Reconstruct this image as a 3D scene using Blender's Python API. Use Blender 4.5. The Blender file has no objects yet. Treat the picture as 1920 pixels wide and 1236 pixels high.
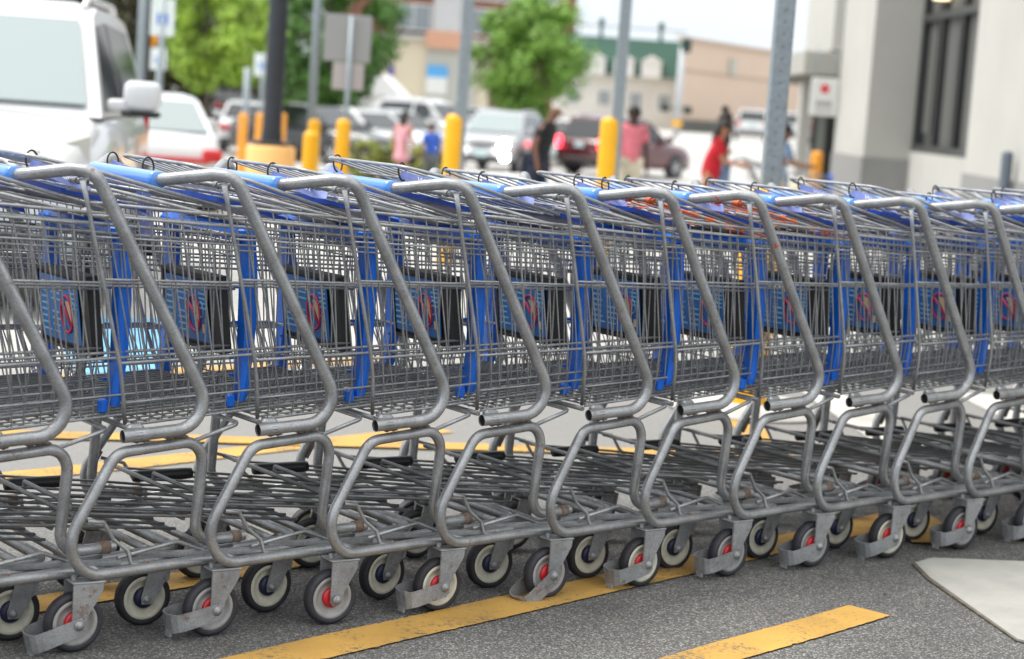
import bpy, math, random
from mathutils import Vector, Matrix
random.seed(7)
PI = math.pi
R = math.radians
scn = bpy.context.scene
COL = scn.collection

# ------------------------------------------------------------------ camera
CAM = Vector((-1.75343, -3.78049, 1.21816))
RT = Vector((0.8029585, -0.5919629, 0.0695532))
UP = Vector((0.0120030, 0.1327290, 0.9910797))
FW = Vector((0.5959141, 0.7949610, -0.1136812))
FPX = 3733.0
cd = bpy.data.cameras.new('camera')
cam = bpy.data.objects.new('camera', cd)
COL.objects.link(cam)
cam.matrix_world = Matrix(((RT.x, UP.x, -FW.x, CAM.x), (RT.y, UP.y, -FW.y, CAM.y), (RT.z, UP.z, -FW.z, CAM.z), (0, 0, 0, 1)))
cd.sensor_width = 36.0
cd.lens = FPX / 1920.0 * 36.0
cd.clip_start = 0.05
cd.clip_end = 2000.0
cd.dof.use_dof = True
cd.dof.focus_distance = 4.62
cd.dof.aperture_fstop = 3.4
scn.camera = cam

# ------------------------------------------------------------------ sky, sun, exposure
SUN_EL, SUN_AZ = R(60), R(140)      # azimuth of the sun, measured in the XY plane from +X
w = bpy.data.worlds.new('World')
scn.world = w
w.use_nodes = True
nt = w.node_tree
bg = nt.nodes['Background']
sky = nt.nodes.new('ShaderNodeTexSky')
sky.sky_type = 'NISHITA'
sky.sun_disc = False
sky.sun_elevation = SUN_EL
sky.sun_rotation = R(90) - SUN_AZ
sky.air_density = 1.0
sky.dust_density = 3.0
tc = nt.nodes.new('ShaderNodeTexCoord')
nz = nt.nodes.new('ShaderNodeTexNoise')
nz.inputs['Scale'].default_value = 2.2
nz.inputs['Detail'].default_value = 5.0
rp = nt.nodes.new('ShaderNodeValToRGB')
rp.color_ramp.elements[0].position = 0.30
rp.color_ramp.elements[0].color = (0.72, 0.72, 0.72, 1)
rp.color_ramp.elements[1].position = 0.62
rp.color_ramp.elements[1].color = (0.96, 0.96, 0.96, 1)
mx = nt.nodes.new('ShaderNodeMixRGB')
mx.inputs[2].default_value = (5.2, 5.55, 5.85, 1)      # thin bright overcast cloud
nt.links.new(tc.outputs['Generated'], nz.inputs['Vector'])
nt.links.new(nz.outputs['Fac'], rp.inputs['Fac'])
nt.links.new(rp.outputs['Color'], mx.inputs['Fac'])
nt.links.new(sky.outputs['Color'], mx.inputs[1])
sp_ = nt.nodes.new('ShaderNodeSeparateXYZ')
zr_ = nt.nodes.new('ShaderNodeValToRGB')           # a thin overcast is two to three times brighter overhead
ze = zr_.color_ramp.elements
ze[0].position = .0; ze[0].color = (.43, .475, .515, 1)
ze[1].position = .95; ze[1].color = (1.0, 1.0, .98, 1)
ze.new(.22).color = (.49, .52, .545, 1)
nt.links.new(tc.outputs['Generated'], sp_.inputs[0]); nt.links.new(sp_.outputs['Z'], zr_.inputs['Fac'])
sc_ = nt.nodes.new('ShaderNodeMixRGB'); sc_.blend_type = 'MULTIPLY'; sc_.inputs[0].default_value = 1.0
sc_.inputs[1].default_value = (13.6, 13.6, 13.6, 1)
nt.links.new(zr_.outputs['Color'], sc_.inputs[2]); nt.links.new(sc_.outputs['Color'], mx.inputs[2])
nt.links.new(mx.outputs['Color'], bg.inputs['Color'])
bg.inputs['Strength'].default_value = 0.11
sd = bpy.data.lights.new('sun', 'SUN')
sd.energy = 2.0
sd.angle = R(22)
sd.color = (1.0, 0.96, 0.90)
sun = bpy.data.objects.new('sun', sd)
COL.objects.link(sun)
sdir = Vector((math.cos(SUN_EL) * math.cos(SUN_AZ), math.cos(SUN_EL) * math.sin(SUN_AZ), math.sin(SUN_EL)))
sun.rotation_euler = sdir.to_track_quat('Z', 'Y').to_euler()
sun.location = (0, 0, 30)
scn.view_settings.view_transform = 'Standard'
scn.view_settings.look = 'None'
scn.view_settings.exposure = 0.72
scn.view_settings.gamma = 1.0
scn.cycles.max_bounces = 6

# ------------------------------------------------------------------ placing helpers
FH = Vector((FW.x, FW.y, 0)).normalized()      # level forward
RH = Vector((FH.y, -FH.x, 0))                  # level right
GP = [(-60, 0), (7.5, 0), (16, -.12), (21, -.22), (32, -.45), (57, -.75), (75, -.5), (100, -.02), (160, 0.0), (900, 6)]
def gz(p):
    d = (Vector((p[0], p[1], 0)) - Vector((CAM.x, CAM.y, 0))).dot(FH)
    for (a, za), (b, zb) in zip(GP, GP[1:]):
        if d <= b:
            t = max(0.0, (d - a) / (b - a))
            return za + (zb - za) * t
    return GP[-1][1]
def at(px, py, D):
    return CAM + D * (FW + (px - 960) / FPX * RT - (py - 618) / FPX * UP)
def gat(px, py, D):
    p = at(px, py, D)
    return Vector((p.x, p.y, gz(p)))
def yaw_of(v):
    return math.atan2(v.y, v.x)
def prd(px, D):
    """metres right of the level view axis for a pixel column near the horizon"""
    return ((px - 960) / FPX * .9935 - .0079) / .9976 * D
def rd(r, d):
    """heading (angle about Z of local +X) for a direction given as right, forward"""
    return yaw_of(RH * r + FH * d)

# ------------------------------------------------------------------ object helpers
def link(name, me, parent=None, loc=None):
    o = bpy.data.objects.new(name, me)
    COL.objects.link(o)
    if parent is not None:
        o.parent = parent
    if loc is not None:
        o.location = loc
    return o
def tag(o, label=None, cat=None, group=None, kind=None):
    if label: o['label'] = label
    if cat: o['category'] = cat
    if group: o['group'] = group
    if kind: o['kind'] = kind
    return o
def empty(name, label, cat, loc=(0, 0, 0), rz=0.0, group=None):
    o = link(name, None, None, loc)
    o.empty_display_size = 0.1
    o.rotation_euler = (0, 0, rz)
    return tag(o, label, cat, group)
class MB:
    def __init__(s):
        s.v, s.f, s.sm, s.mi = [], [], [], []
    def add(s, vs, fs, smooth=False, mi=0):
        b = len(s.v)
        s.v += [tuple(v) for v in vs]
        for f in fs:
            s.f.append([b + i for i in f]); s.sm.append(smooth); s.mi.append(mi)
        return s
    def quad(s, a, b, c, d, mi=0):
        return s.add([a, b, c, d], [(0, 1, 2, 3)], False, mi)
    def box(s, c, sz, rot=None, mi=0, bev=0.0):
        hx, hy, hz = sz[0] / 2, sz[1] / 2, sz[2] / 2
        M = Matrix.Rotation(rot, 3, 'Z') if isinstance(rot, (int, float)) else rot
        c = Vector(c)
        if bev <= 0:
            vs = [Vector((x, y, z)) for z in (-hz, hz) for y in (-hy, hy) for x in (-hx, hx)]
            fs = [(0, 2, 3, 1), (4, 5, 7, 6), (0, 1, 5, 4), (2, 6, 7, 3), (0, 4, 6, 2), (1, 3, 7, 5)]
        else:
            b = min(bev, hx * .9, hy * .9, hz * .9)
            prof = []
            for z, ins in ((-hz, b), (-hz + b, 0), (hz - b, 0), (hz, b)):
                ring = []
                for sx, sy in ((1, 1), (-1, 1), (-1, -1), (1, -1)):
                    p1 = (sx * (hx - ins), sy * (hy - b - ins * .0)); p2 = (sx * (hx - b), sy * (hy - ins))
                    if ins: p1 = (sx * (hx - b), sy * (hy - b * 1.35)); p2 = (sx * (hx - b * 1.35), sy * (hy - b))
                    pr = [p1, p2] if sx * sy > 0 else [p2, p1]
                    ring += [Vector((q[0], q[1], z)) for q in pr]
                prof.append(ring)
            vs = [p for r in prof for p in r]
            fs = [tuple(reversed(range(8))), tuple(range(24, 32))]
            for k in range(3):
                for i in range(8):
                    j = (i + 1) % 8
                    fs.append((k * 8 + i, k * 8 + j, k * 8 + 8 + j, k * 8 + 8 + i))
        if M is not None: vs = [M @ v for v in vs]
        return s.add([v + c for v in vs], fs, False, mi)
    def tube(s, pts, r, n=8, closed=False, cap=True, mi=0, smooth=True):
        P = [Vector(p) for p in pts]
        q = [P[0]]
        for p in P[1:]:
            if (p - q[-1]).length > 1e-6: q.append(p)
        P = q
        m = len(P)
        rr = r if isinstance(r, (list, tuple)) else [r] * m
        T = []
        for i in range(m):
            if closed: t = P[(i + 1) % m] - P[i - 1]
            elif i == 0: t = P[1] - P[0]
            elif i == m - 1: t = P[-1] - P[-2]
            else: t = (P[i + 1] - P[i]).normalized() + (P[i] - P[i - 1]).normalized()
            T.append(t.normalized())
        a = Vector((0, 0, 1)) if abs(T[0].z) < .9 else Vector((1, 0, 0))
        u = (a - T[0] * a.dot(T[0])).normalized()
        vs = []
        for i in range(m):
            u = (u - T[i] * u.dot(T[i])).normalized()
            v = T[i].cross(u)
            for k in range(n):
                an = 2 * PI * k / n
                vs.append(P[i] + (u * math.cos(an) + v * math.sin(an)) * rr[i])
        fs = []
        for i in range(m if closed else m - 1):
            i2 = (i + 1) % m
            for k in range(n):
                k2 = (k + 1) % n
                fs.append((i * n + k, i * n + k2, i2 * n + k2, i2 * n + k))
        s.add(vs, fs, smooth, mi)
        if cap and not closed:
            b = len(s.v) - m * n
            s.f.append([b + k for k in reversed(range(n))]); s.sm.append(False); s.mi.append(mi)
            s.f.append([b + (m - 1) * n + k for k in range(n)]); s.sm.append(False); s.mi.append(mi)
        return s
    def lathe(s, prof, n=24, axis='Y', c=(0, 0, 0), mi=0, smooth=True):
        c = Vector(c)
        vs = []
        for (r, h) in prof:
            for k in range(n):
                an = 2 * PI * k / n
                x, y = r * math.cos(an), r * math.sin(an)
                p = {'Y': (x, h, y), 'Z': (x, y, h), 'X': (h, x, y)}[axis]
                vs.append(c + Vector(p))
        fs = []
        for i in range(len(prof) - 1):
            for k in range(n):
                k2 = (k + 1) % n
                fs.append((i * n + k, i * n + k2, (i + 1) * n + k2, (i + 1) * n + k))
        return s.add(vs, fs, smooth, mi)
    def loft(s, rings, smooth=True, cap=True, mi=0):
        n = len(rings[0])
        vs = [p for r in rings for p in r]
        fs = []
        for i in range(len(rings) - 1):
            for k in range(n):
                k2 = (k + 1) % n
                fs.append((i * n + k, i * n + k2, (i + 1) * n + k2, (i + 1) * n + k))
        if cap:
            fs.append(tuple(reversed(range(n)))); fs.append(tuple((len(rings) - 1) * n + k for k in range(n)))
        return s.add(vs, fs, smooth, mi)
    def prism(s, poly, y0, y1, mi=0, axis='Y'):
        """polygon in (x,z) pushed along y (or (x,y) along z)"""
        n = len(poly)
        if axis == 'Y':
            vs = [(x, y0, z) for x, z in poly] + [(x, y1, z) for x, z in poly]
        elif axis == 'X':
            vs = [(y0, x, z) for x, z in poly] + [(y1, x, z) for x, z in poly]
        else:
            vs = [(x, y, y0) for x, y in poly] + [(x, y, y1) for x, y in poly]
        fs = [tuple(range(n)), tuple(reversed(range(n, 2 * n)))]
        for k in range(n):
            k2 = (k + 1) % n
            fs.append((k, n + k, n + k2, k2))
        return s.add(vs, fs, False, mi)
    def blob(s, c, sz, n=14, m=9, e=.5, mi=0):
        """superellipsoid: a rounded block"""
        c = Vector(c); f = lambda v: math.copysign(abs(v) ** e, v)
        rings = []
        for i in range(1, m):
            a = -PI / 2 + PI * i / m
            rings.append([c + Vector((f(math.cos(a)) * f(math.cos(q)) * sz[0] / 2, f(math.cos(a)) * f(math.sin(q)) * sz[1] / 2, f(math.sin(a)) * sz[2] / 2)) for q in [2 * PI * k / n for k in range(n)]])
        return s.loft(rings, True, True, mi)
    def mesh(s, name, mats):
        me = bpy.data.meshes.new(name)
        me.from_pydata(s.v, [], s.f)
        me.polygons.foreach_set('use_smooth', s.sm)
        me.polygons.foreach_set('material_index', s.mi)
        for m in (mats if isinstance(mats, (list, tuple)) else [mats]):
            me.materials.append(m)
        me.update()
        return me
    def build(s, name, mats, parent=None, loc=None):
        return link(name, s.mesh(name, mats), parent, loc)
def fillet(pts, rads, seg=7):
    P = [Vector(p) for p in pts]
    if not isinstance(rads, (list, tuple)): rads = [rads] * (len(P) - 2)
    out = [P[0]]
    for i in range(1, len(P) - 1):
        a, b, c = P[i - 1], P[i], P[i + 1]
        d1, d2 = (a - b), (c - b)
        l1, l2 = d1.length, d2.length
        d1.normalize(); d2.normalize()
        an = d1.angle(d2)
        if rads[i - 1] <= 0 or an > PI - .02: out.append(b); continue
        t = min(rads[i - 1] / math.tan(an / 2), l1 * .49, l2 * .49)
        rr = t * math.tan(an / 2)
        cen = b + (d1 + d2).normalized() * (rr / math.sin(an / 2))
        p1, p2 = b + d1 * t - cen, b + d2 * t - cen
        om = PI - an
        for k in range(seg + 1):
            f = k / seg
            out.append(cen + (p1 * math.sin((1 - f) * om) + p2 * math.sin(f * om)) / math.sin(om))
    out.append(P[-1])
    return out

# ------------------------------------------------------------------ materials
def mat(name, col, rough=.5, metal=0.0, var=0.0, vscale=8.0, bump=0.0, bscale=60.0, emit=None, spec=None, coat=0.0, col2=None, trans=0.0):
    m = bpy.data.materials.new(name)
    m.use_nodes = True
    t = m.node_tree
    b = t.nodes['Principled BSDF']
    b.inputs['Base Color'].default_value = (*col, 1)
    b.inputs['Roughness'].default_value = rough
    b.inputs['Metallic'].default_value = metal
    if spec is not None: b.inputs['Specular IOR Level'].default_value = spec
    if coat: b.inputs['Coat Weight'].default_value = coat; b.inputs['Coat Roughness'].default_value = .05
    if trans: b.inputs['Transmission Weight'].default_value = trans
    if emit:
        b.inputs['Emission Color'].default_value = (*emit[0], 1); b.inputs['Emission Strength'].default_value = emit[1]
    if var or bump or col2:
        co = t.nodes.new('ShaderNodeTexCoord')
        oi = t.nodes.new('ShaderNodeObjectInfo')
        ad = t.nodes.new('ShaderNodeVectorMath'); ad.operation = 'ADD'
        ml = t.nodes.new('ShaderNodeMath'); ml.operation = 'MULTIPLY'; ml.inputs[1].default_value = 37.0
        t.links.new(oi.outputs['Random'], ml.inputs[0])
        t.links.new(co.outputs['Object'], ad.inputs[0]); t.links.new(ml.outputs[0], ad.inputs[1])
    if var or col2:
        n = t.nodes.new('ShaderNodeTexNoise'); n.inputs['Scale'].default_value = vscale; n.inputs['Detail'].default_value = 6; n.inputs['Roughness'].default_value = .65
        t.links.new(ad.outputs[0], n.inputs['Vector'])
        r = t.nodes.new('ShaderNodeValToRGB')
        c2 = col2 or tuple(c * (1 + var) for c in col)
        c1 = col if col2 else tuple(c * (1 - var) for c in col)
        r.color_ramp.elements[0].position = .32; r.color_ramp.elements[0].color = (*c1, 1)
        r.color_ramp.elements[1].position = .68; r.color_ramp.elements[1].color = (*c2, 1)
        t.links.new(n.outputs['Fac'], r.inputs['Fac']); t.links.new(r.outputs['Color'], b.inputs['Base Color'])
    if bump:
        n2 = t.nodes.new('ShaderNodeTexNoise'); n2.inputs['Scale'].default_value = bscale; n2.inputs['Detail'].default_value = 4
        t.links.new(ad.outputs[0], n2.inputs['Vector'])
        bp = t.nodes.new('ShaderNodeBump'); bp.inputs['Strength'].default_value = bump; bp.inputs['Distance'].default_value = .01
        t.links.new(n2.outputs['Fac'], bp.inputs['Height']); t.links.new(bp.outputs['Normal'], b.inputs['Normal'])
    return m
def steel(name, base=.36, rust=.60, metal=.35, rough=.42, mark=None):
    """dull galvanised tube: mottled zinc, dark grime, rust freckles, optional smear of paint"""
    m = bpy.data.materials.new(name); m.use_nodes = True
    t = m.node_tree; b = t.nodes['Principled BSDF']; L = t.links
    co = t.nodes.new('ShaderNodeTexCoord'); oi = t.nodes.new('ShaderNodeObjectInfo')
    ml = t.nodes.new('ShaderNodeMath'); ml.operation = 'MULTIPLY'; ml.inputs[1].default_value = 53.0
    ad = t.nodes.new('ShaderNodeVectorMath'); ad.operation = 'ADD'
    L.new(oi.outputs['Random'], ml.inputs[0]); L.new(co.outputs['Object'], ad.inputs[0]); L.new(ml.outputs[0], ad.inputs[1])
    def noise(sc, det=5, ro=.6):
        n = t.nodes.new('ShaderNodeTexNoise'); n.inputs['Scale'].default_value = sc; n.inputs['Detail'].default_value = det; n.inputs['Roughness'].default_value = ro
        L.new(ad.outputs[0], n.inputs['Vector']); return n
    def ramp(n, p0, c0, p1, c1):
        r = t.nodes.new('ShaderNodeValToRGB'); e = r.color_ramp.elements
        e[0].position = p0; e[0].color = (*c0, 1); e[1].position = p1; e[1].color = (*c1, 1)
        L.new(n.outputs['Fac'], r.inputs['Fac']); return r
    def mix(f, a, c):
        x = t.nodes.new('ShaderNodeMixRGB'); L.new(f, x.inputs[0]); L.new(a, x.inputs[1])
        if isinstance(c, tuple): x.inputs[2].default_value = (*c, 1)
        else: L.new(c, x.inputs[2])
        return x
    n1 = noise(260, 3, .7); z = ramp(n1, .3, (base * .72, base * .74, base * .77), .7, (base * 1.2, base * 1.22, base * 1.24))
    n2 = noise(14, 6, .7); g = ramp(n2, .40, (0, 0, 0), .70, (.72, .72, .72))
    x1 = mix(g.outputs['Color'], z.outputs['Color'], (base * .42, base * .42, base * .43))
    n3 = noise(34, 8, .75); rr = ramp(n3, rust, (0, 0, 0), rust + .10, (.85, .85, .85))
    x2 = mix(rr.outputs['Color'], x1.outputs['Color'], (.13, .058, .026))
    out = x2
    if mark:
        n4 = noise(22, 4, .6); mk = ramp(n4, mark[1], (0, 0, 0), mark[1] + .03, (1, 1, 1))
        sz = t.nodes.new('ShaderNodeSeparateXYZ'); L.new(co.outputs['Object'], sz.inputs[0])
        gt = t.nodes.new('ShaderNodeMath'); gt.operation = 'GREATER_THAN'; gt.inputs[1].default_value = .84; L.new(sz.outputs['Z'], gt.inputs[0])
        mg = t.nodes.new('ShaderNodeMath'); mg.operation = 'MULTIPLY'; L.new(gt.outputs[0], mg.inputs[0]); L.new(mk.outputs['Color'], mg.inputs[1])
        out = mix(mg.outputs[0], x2.outputs['Color'], mark[0])
    L.new(out.outputs['Color'], b.inputs['Base Color'])
    iv = t.nodes.new('ShaderNodeMath'); iv.operation = 'MULTIPLY_ADD'; iv.inputs[1].default_value = -metal; iv.inputs[2].default_value = metal
    L.new(rr.outputs['Color'], iv.inputs[0]); L.new(iv.outputs[0], b.inputs['Metallic'])
    b.inputs['Roughness'].default_value = rough
    bp = t.nodes.new('ShaderNodeBump'); bp.inputs['Strength'].default_value = .18; bp.inputs['Distance'].default_value = .003
    L.new(n1.outputs['Fac'], bp.inputs['Height']); L.new(bp.outputs['Normal'], b.inputs['Normal'])
    return m
M = {}
M['steel'] = steel('galvanised_tube', .39, .595, .55, .29)
M['steel_marked'] = steel('galvanised_tube_marked', .39, .595, .55, .29, ((.62, .09, .02), .645))
M['wire'] = steel('basket_wire', .40, .66, .45, .36)
M['wire_dark'] = steel('rack_wire', .20, .60, .35, .45)  # dark rust grey, with underside shade put into the base colour
M['weld'] = mat('rusty_weld', (.20, .185, .17), .7, vscale=60, col2=(.15, .068, .03))
M['bracket'] = steel('wheel_bracket', .34, .565, .3, .45)
M['wire_orange'] = steel('painted_wire', .33, .64, .2, .5, ((.62, .12, .03), .47))
M['blue'] = mat('blue_plastic', (.006, .15, .72), .32, var=.12, vscale=30)
M['flap'] = mat('seat_flap_plastic', (.006, .055, .36), .4, var=.15, vscale=30)
M['grip'] = mat('grip_plastic', (.05, .24, .72), .22, var=.06, vscale=40, coat=1.0, spec=.8)
M['belt'] = mat('belt_webbing', (.30, .36, .74), .6, var=.15, vscale=60)
M['white_ink'] = mat('white_ink', (.75, .77, .80), .7)
M['black'] = mat('black_plastic', (.012, .012, .013), .45, var=.2, vscale=30)
M['rubber'] = mat('tyre_rubber', (.022, .021, .026), .62, var=.3, vscale=40, bump=.2, bscale=200)
M['rubber_grey'] = mat('tyre_rubber_grey', (.030, .029, .037), .6, var=.25, vscale=50, bump=.2, bscale=200)
M['rim_grey'] = mat('rim_grey', (.32, .315, .305), .5, var=.14, vscale=40)
M['rim_cream'] = mat('rim_cream', (.56, .54, .44), .5, var=.16, vscale=40)
M['hub_red'] = mat('hub_red', (.50, .018, .024), .38, var=.15, vscale=50)
M['hub_navy'] = mat('hub_navy', (.010, .014, .05), .4, var=.2, vscale=50)
M['poster'] = mat('poster_blue', (.004, .14, .46), .35, var=.06, vscale=20)
M['ink_cyan'] = mat('poster_ink', (.20, .52, .78), .6)
M['ink_red'] = mat('poster_red', (.62, .03, .09), .6)
M['ink_tan'] = mat('poster_tan', (.72, .50, .26), .6)
M['yellow'] = mat('yellow_sleeve', (.86, .43, .004), .42, var=.06, vscale=4)
M['orange'] = mat('orange_yellow', (.80, .33, .03), .5, var=.08, vscale=4)
M['post_grey'] = mat('post_galvanised', (.26, .30, .325), .45, metal=.3, var=.16, vscale=40)
M['hole'] = mat('post_hole', (.10, .115, .125), .7)
M['pole_black'] = mat('pole_dark', (.018, .021, .028), .4, var=.15, vscale=8)
M['concrete'] = mat('concrete', (.46, .45, .42), .85, var=.16, vscale=3, bump=.15, bscale=30)
M['glass_dark'] = mat('tinted_glass', (.012, .016, .018), .05, spec=.8)
M['glass_pale'] = mat('windscreen_glass', (.22, .275, .275), .10, spec=.9, coat=.6)
M['glass_pale2'] = M['glass_dark']
M['carwhite'] = mat('white_car_paint', (.62, .63, .645), .28, coat=.7)
M['carpearl'] = mat('pearl_car_paint', (.34, .35, .37), .28, metal=.15, coat=.6)
M['carsilver'] = mat('silver_car_paint', (.50, .52, .54), .28, metal=.3, coat=.6)
M['carblack'] = mat('dark_car_paint', (.014, .016, .020), .22, coat=.8)
M['carmaroon'] = mat('maroon_car_paint', (.085, .010, .016), .25, coat=.8)
M['trim'] = mat('car_trim', (.018, .018, .02), .5)
M['chrome'] = mat('chrome', (.6, .6, .62), .2, metal=.9)
M['tail'] = mat('tail_lens', (.50, .005, .012), .2, coat=.5)
M['tail_lit'] = mat('tail_lens_lit', (.6, .01, .02), .3, emit=((1.0, .03, .05), 6.0))
M['lamp_lit'] = mat('headlamp_lit', (.9, .9, .9), .2, emit=((1.0, .98, .94), 70.0))
M['lamp_off'] = mat('headlamp_lens', (.56, .55, .51), .10, coat=1.0)
M['plate'] = mat('number_plate', (.45, .58, .60), .5)
M['skin_brown'] = mat('skin_brown', (.20, .095, .055), .55, var=.08, vscale=12)
M['skin_dark'] = mat('skin_dark', (.075, .036, .024), .55, var=.08, vscale=12)
M['skin_tan'] = mat('skin_tan', (.40, .19, .11), .55, var=.08, vscale=12)
M['hair'] = mat('black_hair', (.010, .008, .007), .6)
def cloth(name, c): return mat('cloth_' + name, c, .85, var=.12, vscale=14, bump=.15, bscale=40)
for nm, c in (('pink', (.80, .22, .27)), ('black', (.018, .02, .024)), ('rose', (.68, .32, .37)), ('red', (.52, .012, .025)), ('peach', (.66, .27, .13)),
              ('sky', (.34, .50, .74)), ('blue', (.03, .10, .46)), ('denim', (.20, .30, .46)), ('grey', (.12, .125, .13)), ('cream', (.66, .60, .46)), ('navy', (.02, .03, .06))):
    M['c_' + nm] = cloth(nm, c)
M['shoe'] = mat('shoe', (.03, .03, .03), .6)

# asphalt: pale and dark grit, stains
def asphalt():
    m = bpy.data.materials.new('asphalt'); m.use_nodes = True
    t = m.node_tree; b = t.nodes['Principled BSDF']; L = t.links
    co = t.nodes.new('ShaderNodeTexCoord')
    def noise(sc, det=4, ro=.6):
        n = t.nodes.new('ShaderNodeTexNoise'); n.inputs['Scale'].default_value = sc; n.inputs['Detail'].default_value = det; n.inputs['Roughness'].default_value = ro
        L.new(co.outputs['Object'], n.inputs['Vector']); return n
    def ramp(src, p0, c0, p1, c1):
        r = t.nodes.new('ShaderNodeValToRGB'); e = r.color_ramp.elements
        e[0].position = p0; e[0].color = (*c0, 1); e[1].position = p1; e[1].color = (*c1, 1)
        L.new(src, r.inputs['Fac']); return r
    vo = t.nodes.new('ShaderNodeTexVoronoi'); vo.inputs['Scale'].default_value = 230
    L.new(co.outputs['Object'], vo.inputs['Vector'])
    sep = t.nodes.new('ShaderNodeSeparateColor'); L.new(vo.outputs['Color'], sep.inputs[0])
    st = ramp(sep.outputs[0], .15, (.094, .093, .092), .95, (.36, .352, .342))
    st.color_ramp.elements.new(.72).color = (.166, .163, .160, 1)
    gap = ramp(vo.outputs['Distance'], .25, (1, 1, 1), .75, (.42, .42, .42))
    mm = t.nodes.new('ShaderNodeMixRGB'); mm.blend_type = 'MULTIPLY'; mm.inputs[0].default_value = .9
    L.new(st.outputs['Color'], mm.inputs[1]); L.new(gap.outputs['Color'], mm.inputs[2])
    big = noise(.9, 6, .7); bl = ramp(big.outputs['Fac'], .3, (.66, .66, .67), .7, (1.30, 1.29, 1.25))
    m2 = t.nodes.new('ShaderNodeMixRGB'); m2.blend_type = 'MULTIPLY'; m2.inputs[0].default_value = 1
    L.new(mm.outputs['Color'], m2.inputs[1]); L.new(bl.outputs['Color'], m2.inputs[2])
    sp = noise(8.5, 3, .5); sr = ramp(sp.outputs['Fac'], .715, (0, 0, 0), .745, (.75, .75, .75))
    m3 = t.nodes.new('ShaderNodeMixRGB'); L.new(sr.outputs['Color'], m3.inputs[0]); L.new(m2.outputs['Color'], m3.inputs[1]); m3.inputs[2].default_value = (.03, .03, .032, 1)
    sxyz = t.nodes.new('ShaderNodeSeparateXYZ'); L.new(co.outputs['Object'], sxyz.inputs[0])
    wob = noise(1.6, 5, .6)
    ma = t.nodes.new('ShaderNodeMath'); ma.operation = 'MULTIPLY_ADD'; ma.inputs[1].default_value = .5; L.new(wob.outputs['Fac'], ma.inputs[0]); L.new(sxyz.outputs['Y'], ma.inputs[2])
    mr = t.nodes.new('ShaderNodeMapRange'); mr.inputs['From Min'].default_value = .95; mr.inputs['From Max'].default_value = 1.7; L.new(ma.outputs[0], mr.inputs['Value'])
    pale_zone = t.nodes.new('ShaderNodeMixRGB'); pale_zone.blend_type = 'MIX'; L.new(mr.outputs['Result'], pale_zone.inputs[0]); L.new(m3.outputs['Color'], pale_zone.inputs[1])
    pale = t.nodes.new('ShaderNodeMixRGB'); pale.inputs[0].default_value = .72; L.new(m3.outputs['Color'], pale.inputs[1]); pale.inputs[2].default_value = (.25, .245, .236, 1)  # paler surfacing behind the row, overexposed brightness also put into the colour
    L.new(pale.outputs['Color'], pale_zone.inputs[2])
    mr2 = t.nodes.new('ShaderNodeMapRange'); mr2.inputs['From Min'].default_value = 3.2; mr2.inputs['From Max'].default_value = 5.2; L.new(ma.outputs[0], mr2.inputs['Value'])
    far = t.nodes.new('ShaderNodeMixRGB'); L.new(mr2.outputs['Result'], far.inputs[0]); L.new(pale_zone.outputs['Color'], far.inputs[1])
    conc_glare = t.nodes.new('ShaderNodeMixRGB'); conc_glare.blend_type = 'MULTIPLY'; conc_glare.inputs[0].default_value = .35; conc_glare.inputs[1].default_value = (.45, .44, .42, 1); L.new(bl.outputs['Color'], conc_glare.inputs[2])  # pale concrete tone with grazing sky reflection put into the colour
    L.new(conc_glare.outputs['Color'], far.inputs[2])
    L.new(far.outputs['Color'], b.inputs['Base Color'])
    b.inputs['Roughness'].default_value = .8
    bp = t.nodes.new('ShaderNodeBump'); bp.inputs['Strength'].default_value = .55; bp.inputs['Distance'].default_value = .004; bp.invert = True
    L.new(vo.outputs['Distance'], bp.inputs['Height']); L.new(bp.outputs['Normal'], b.inputs['Normal'])
    return m
M['asphalt'] = asphalt()
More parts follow.
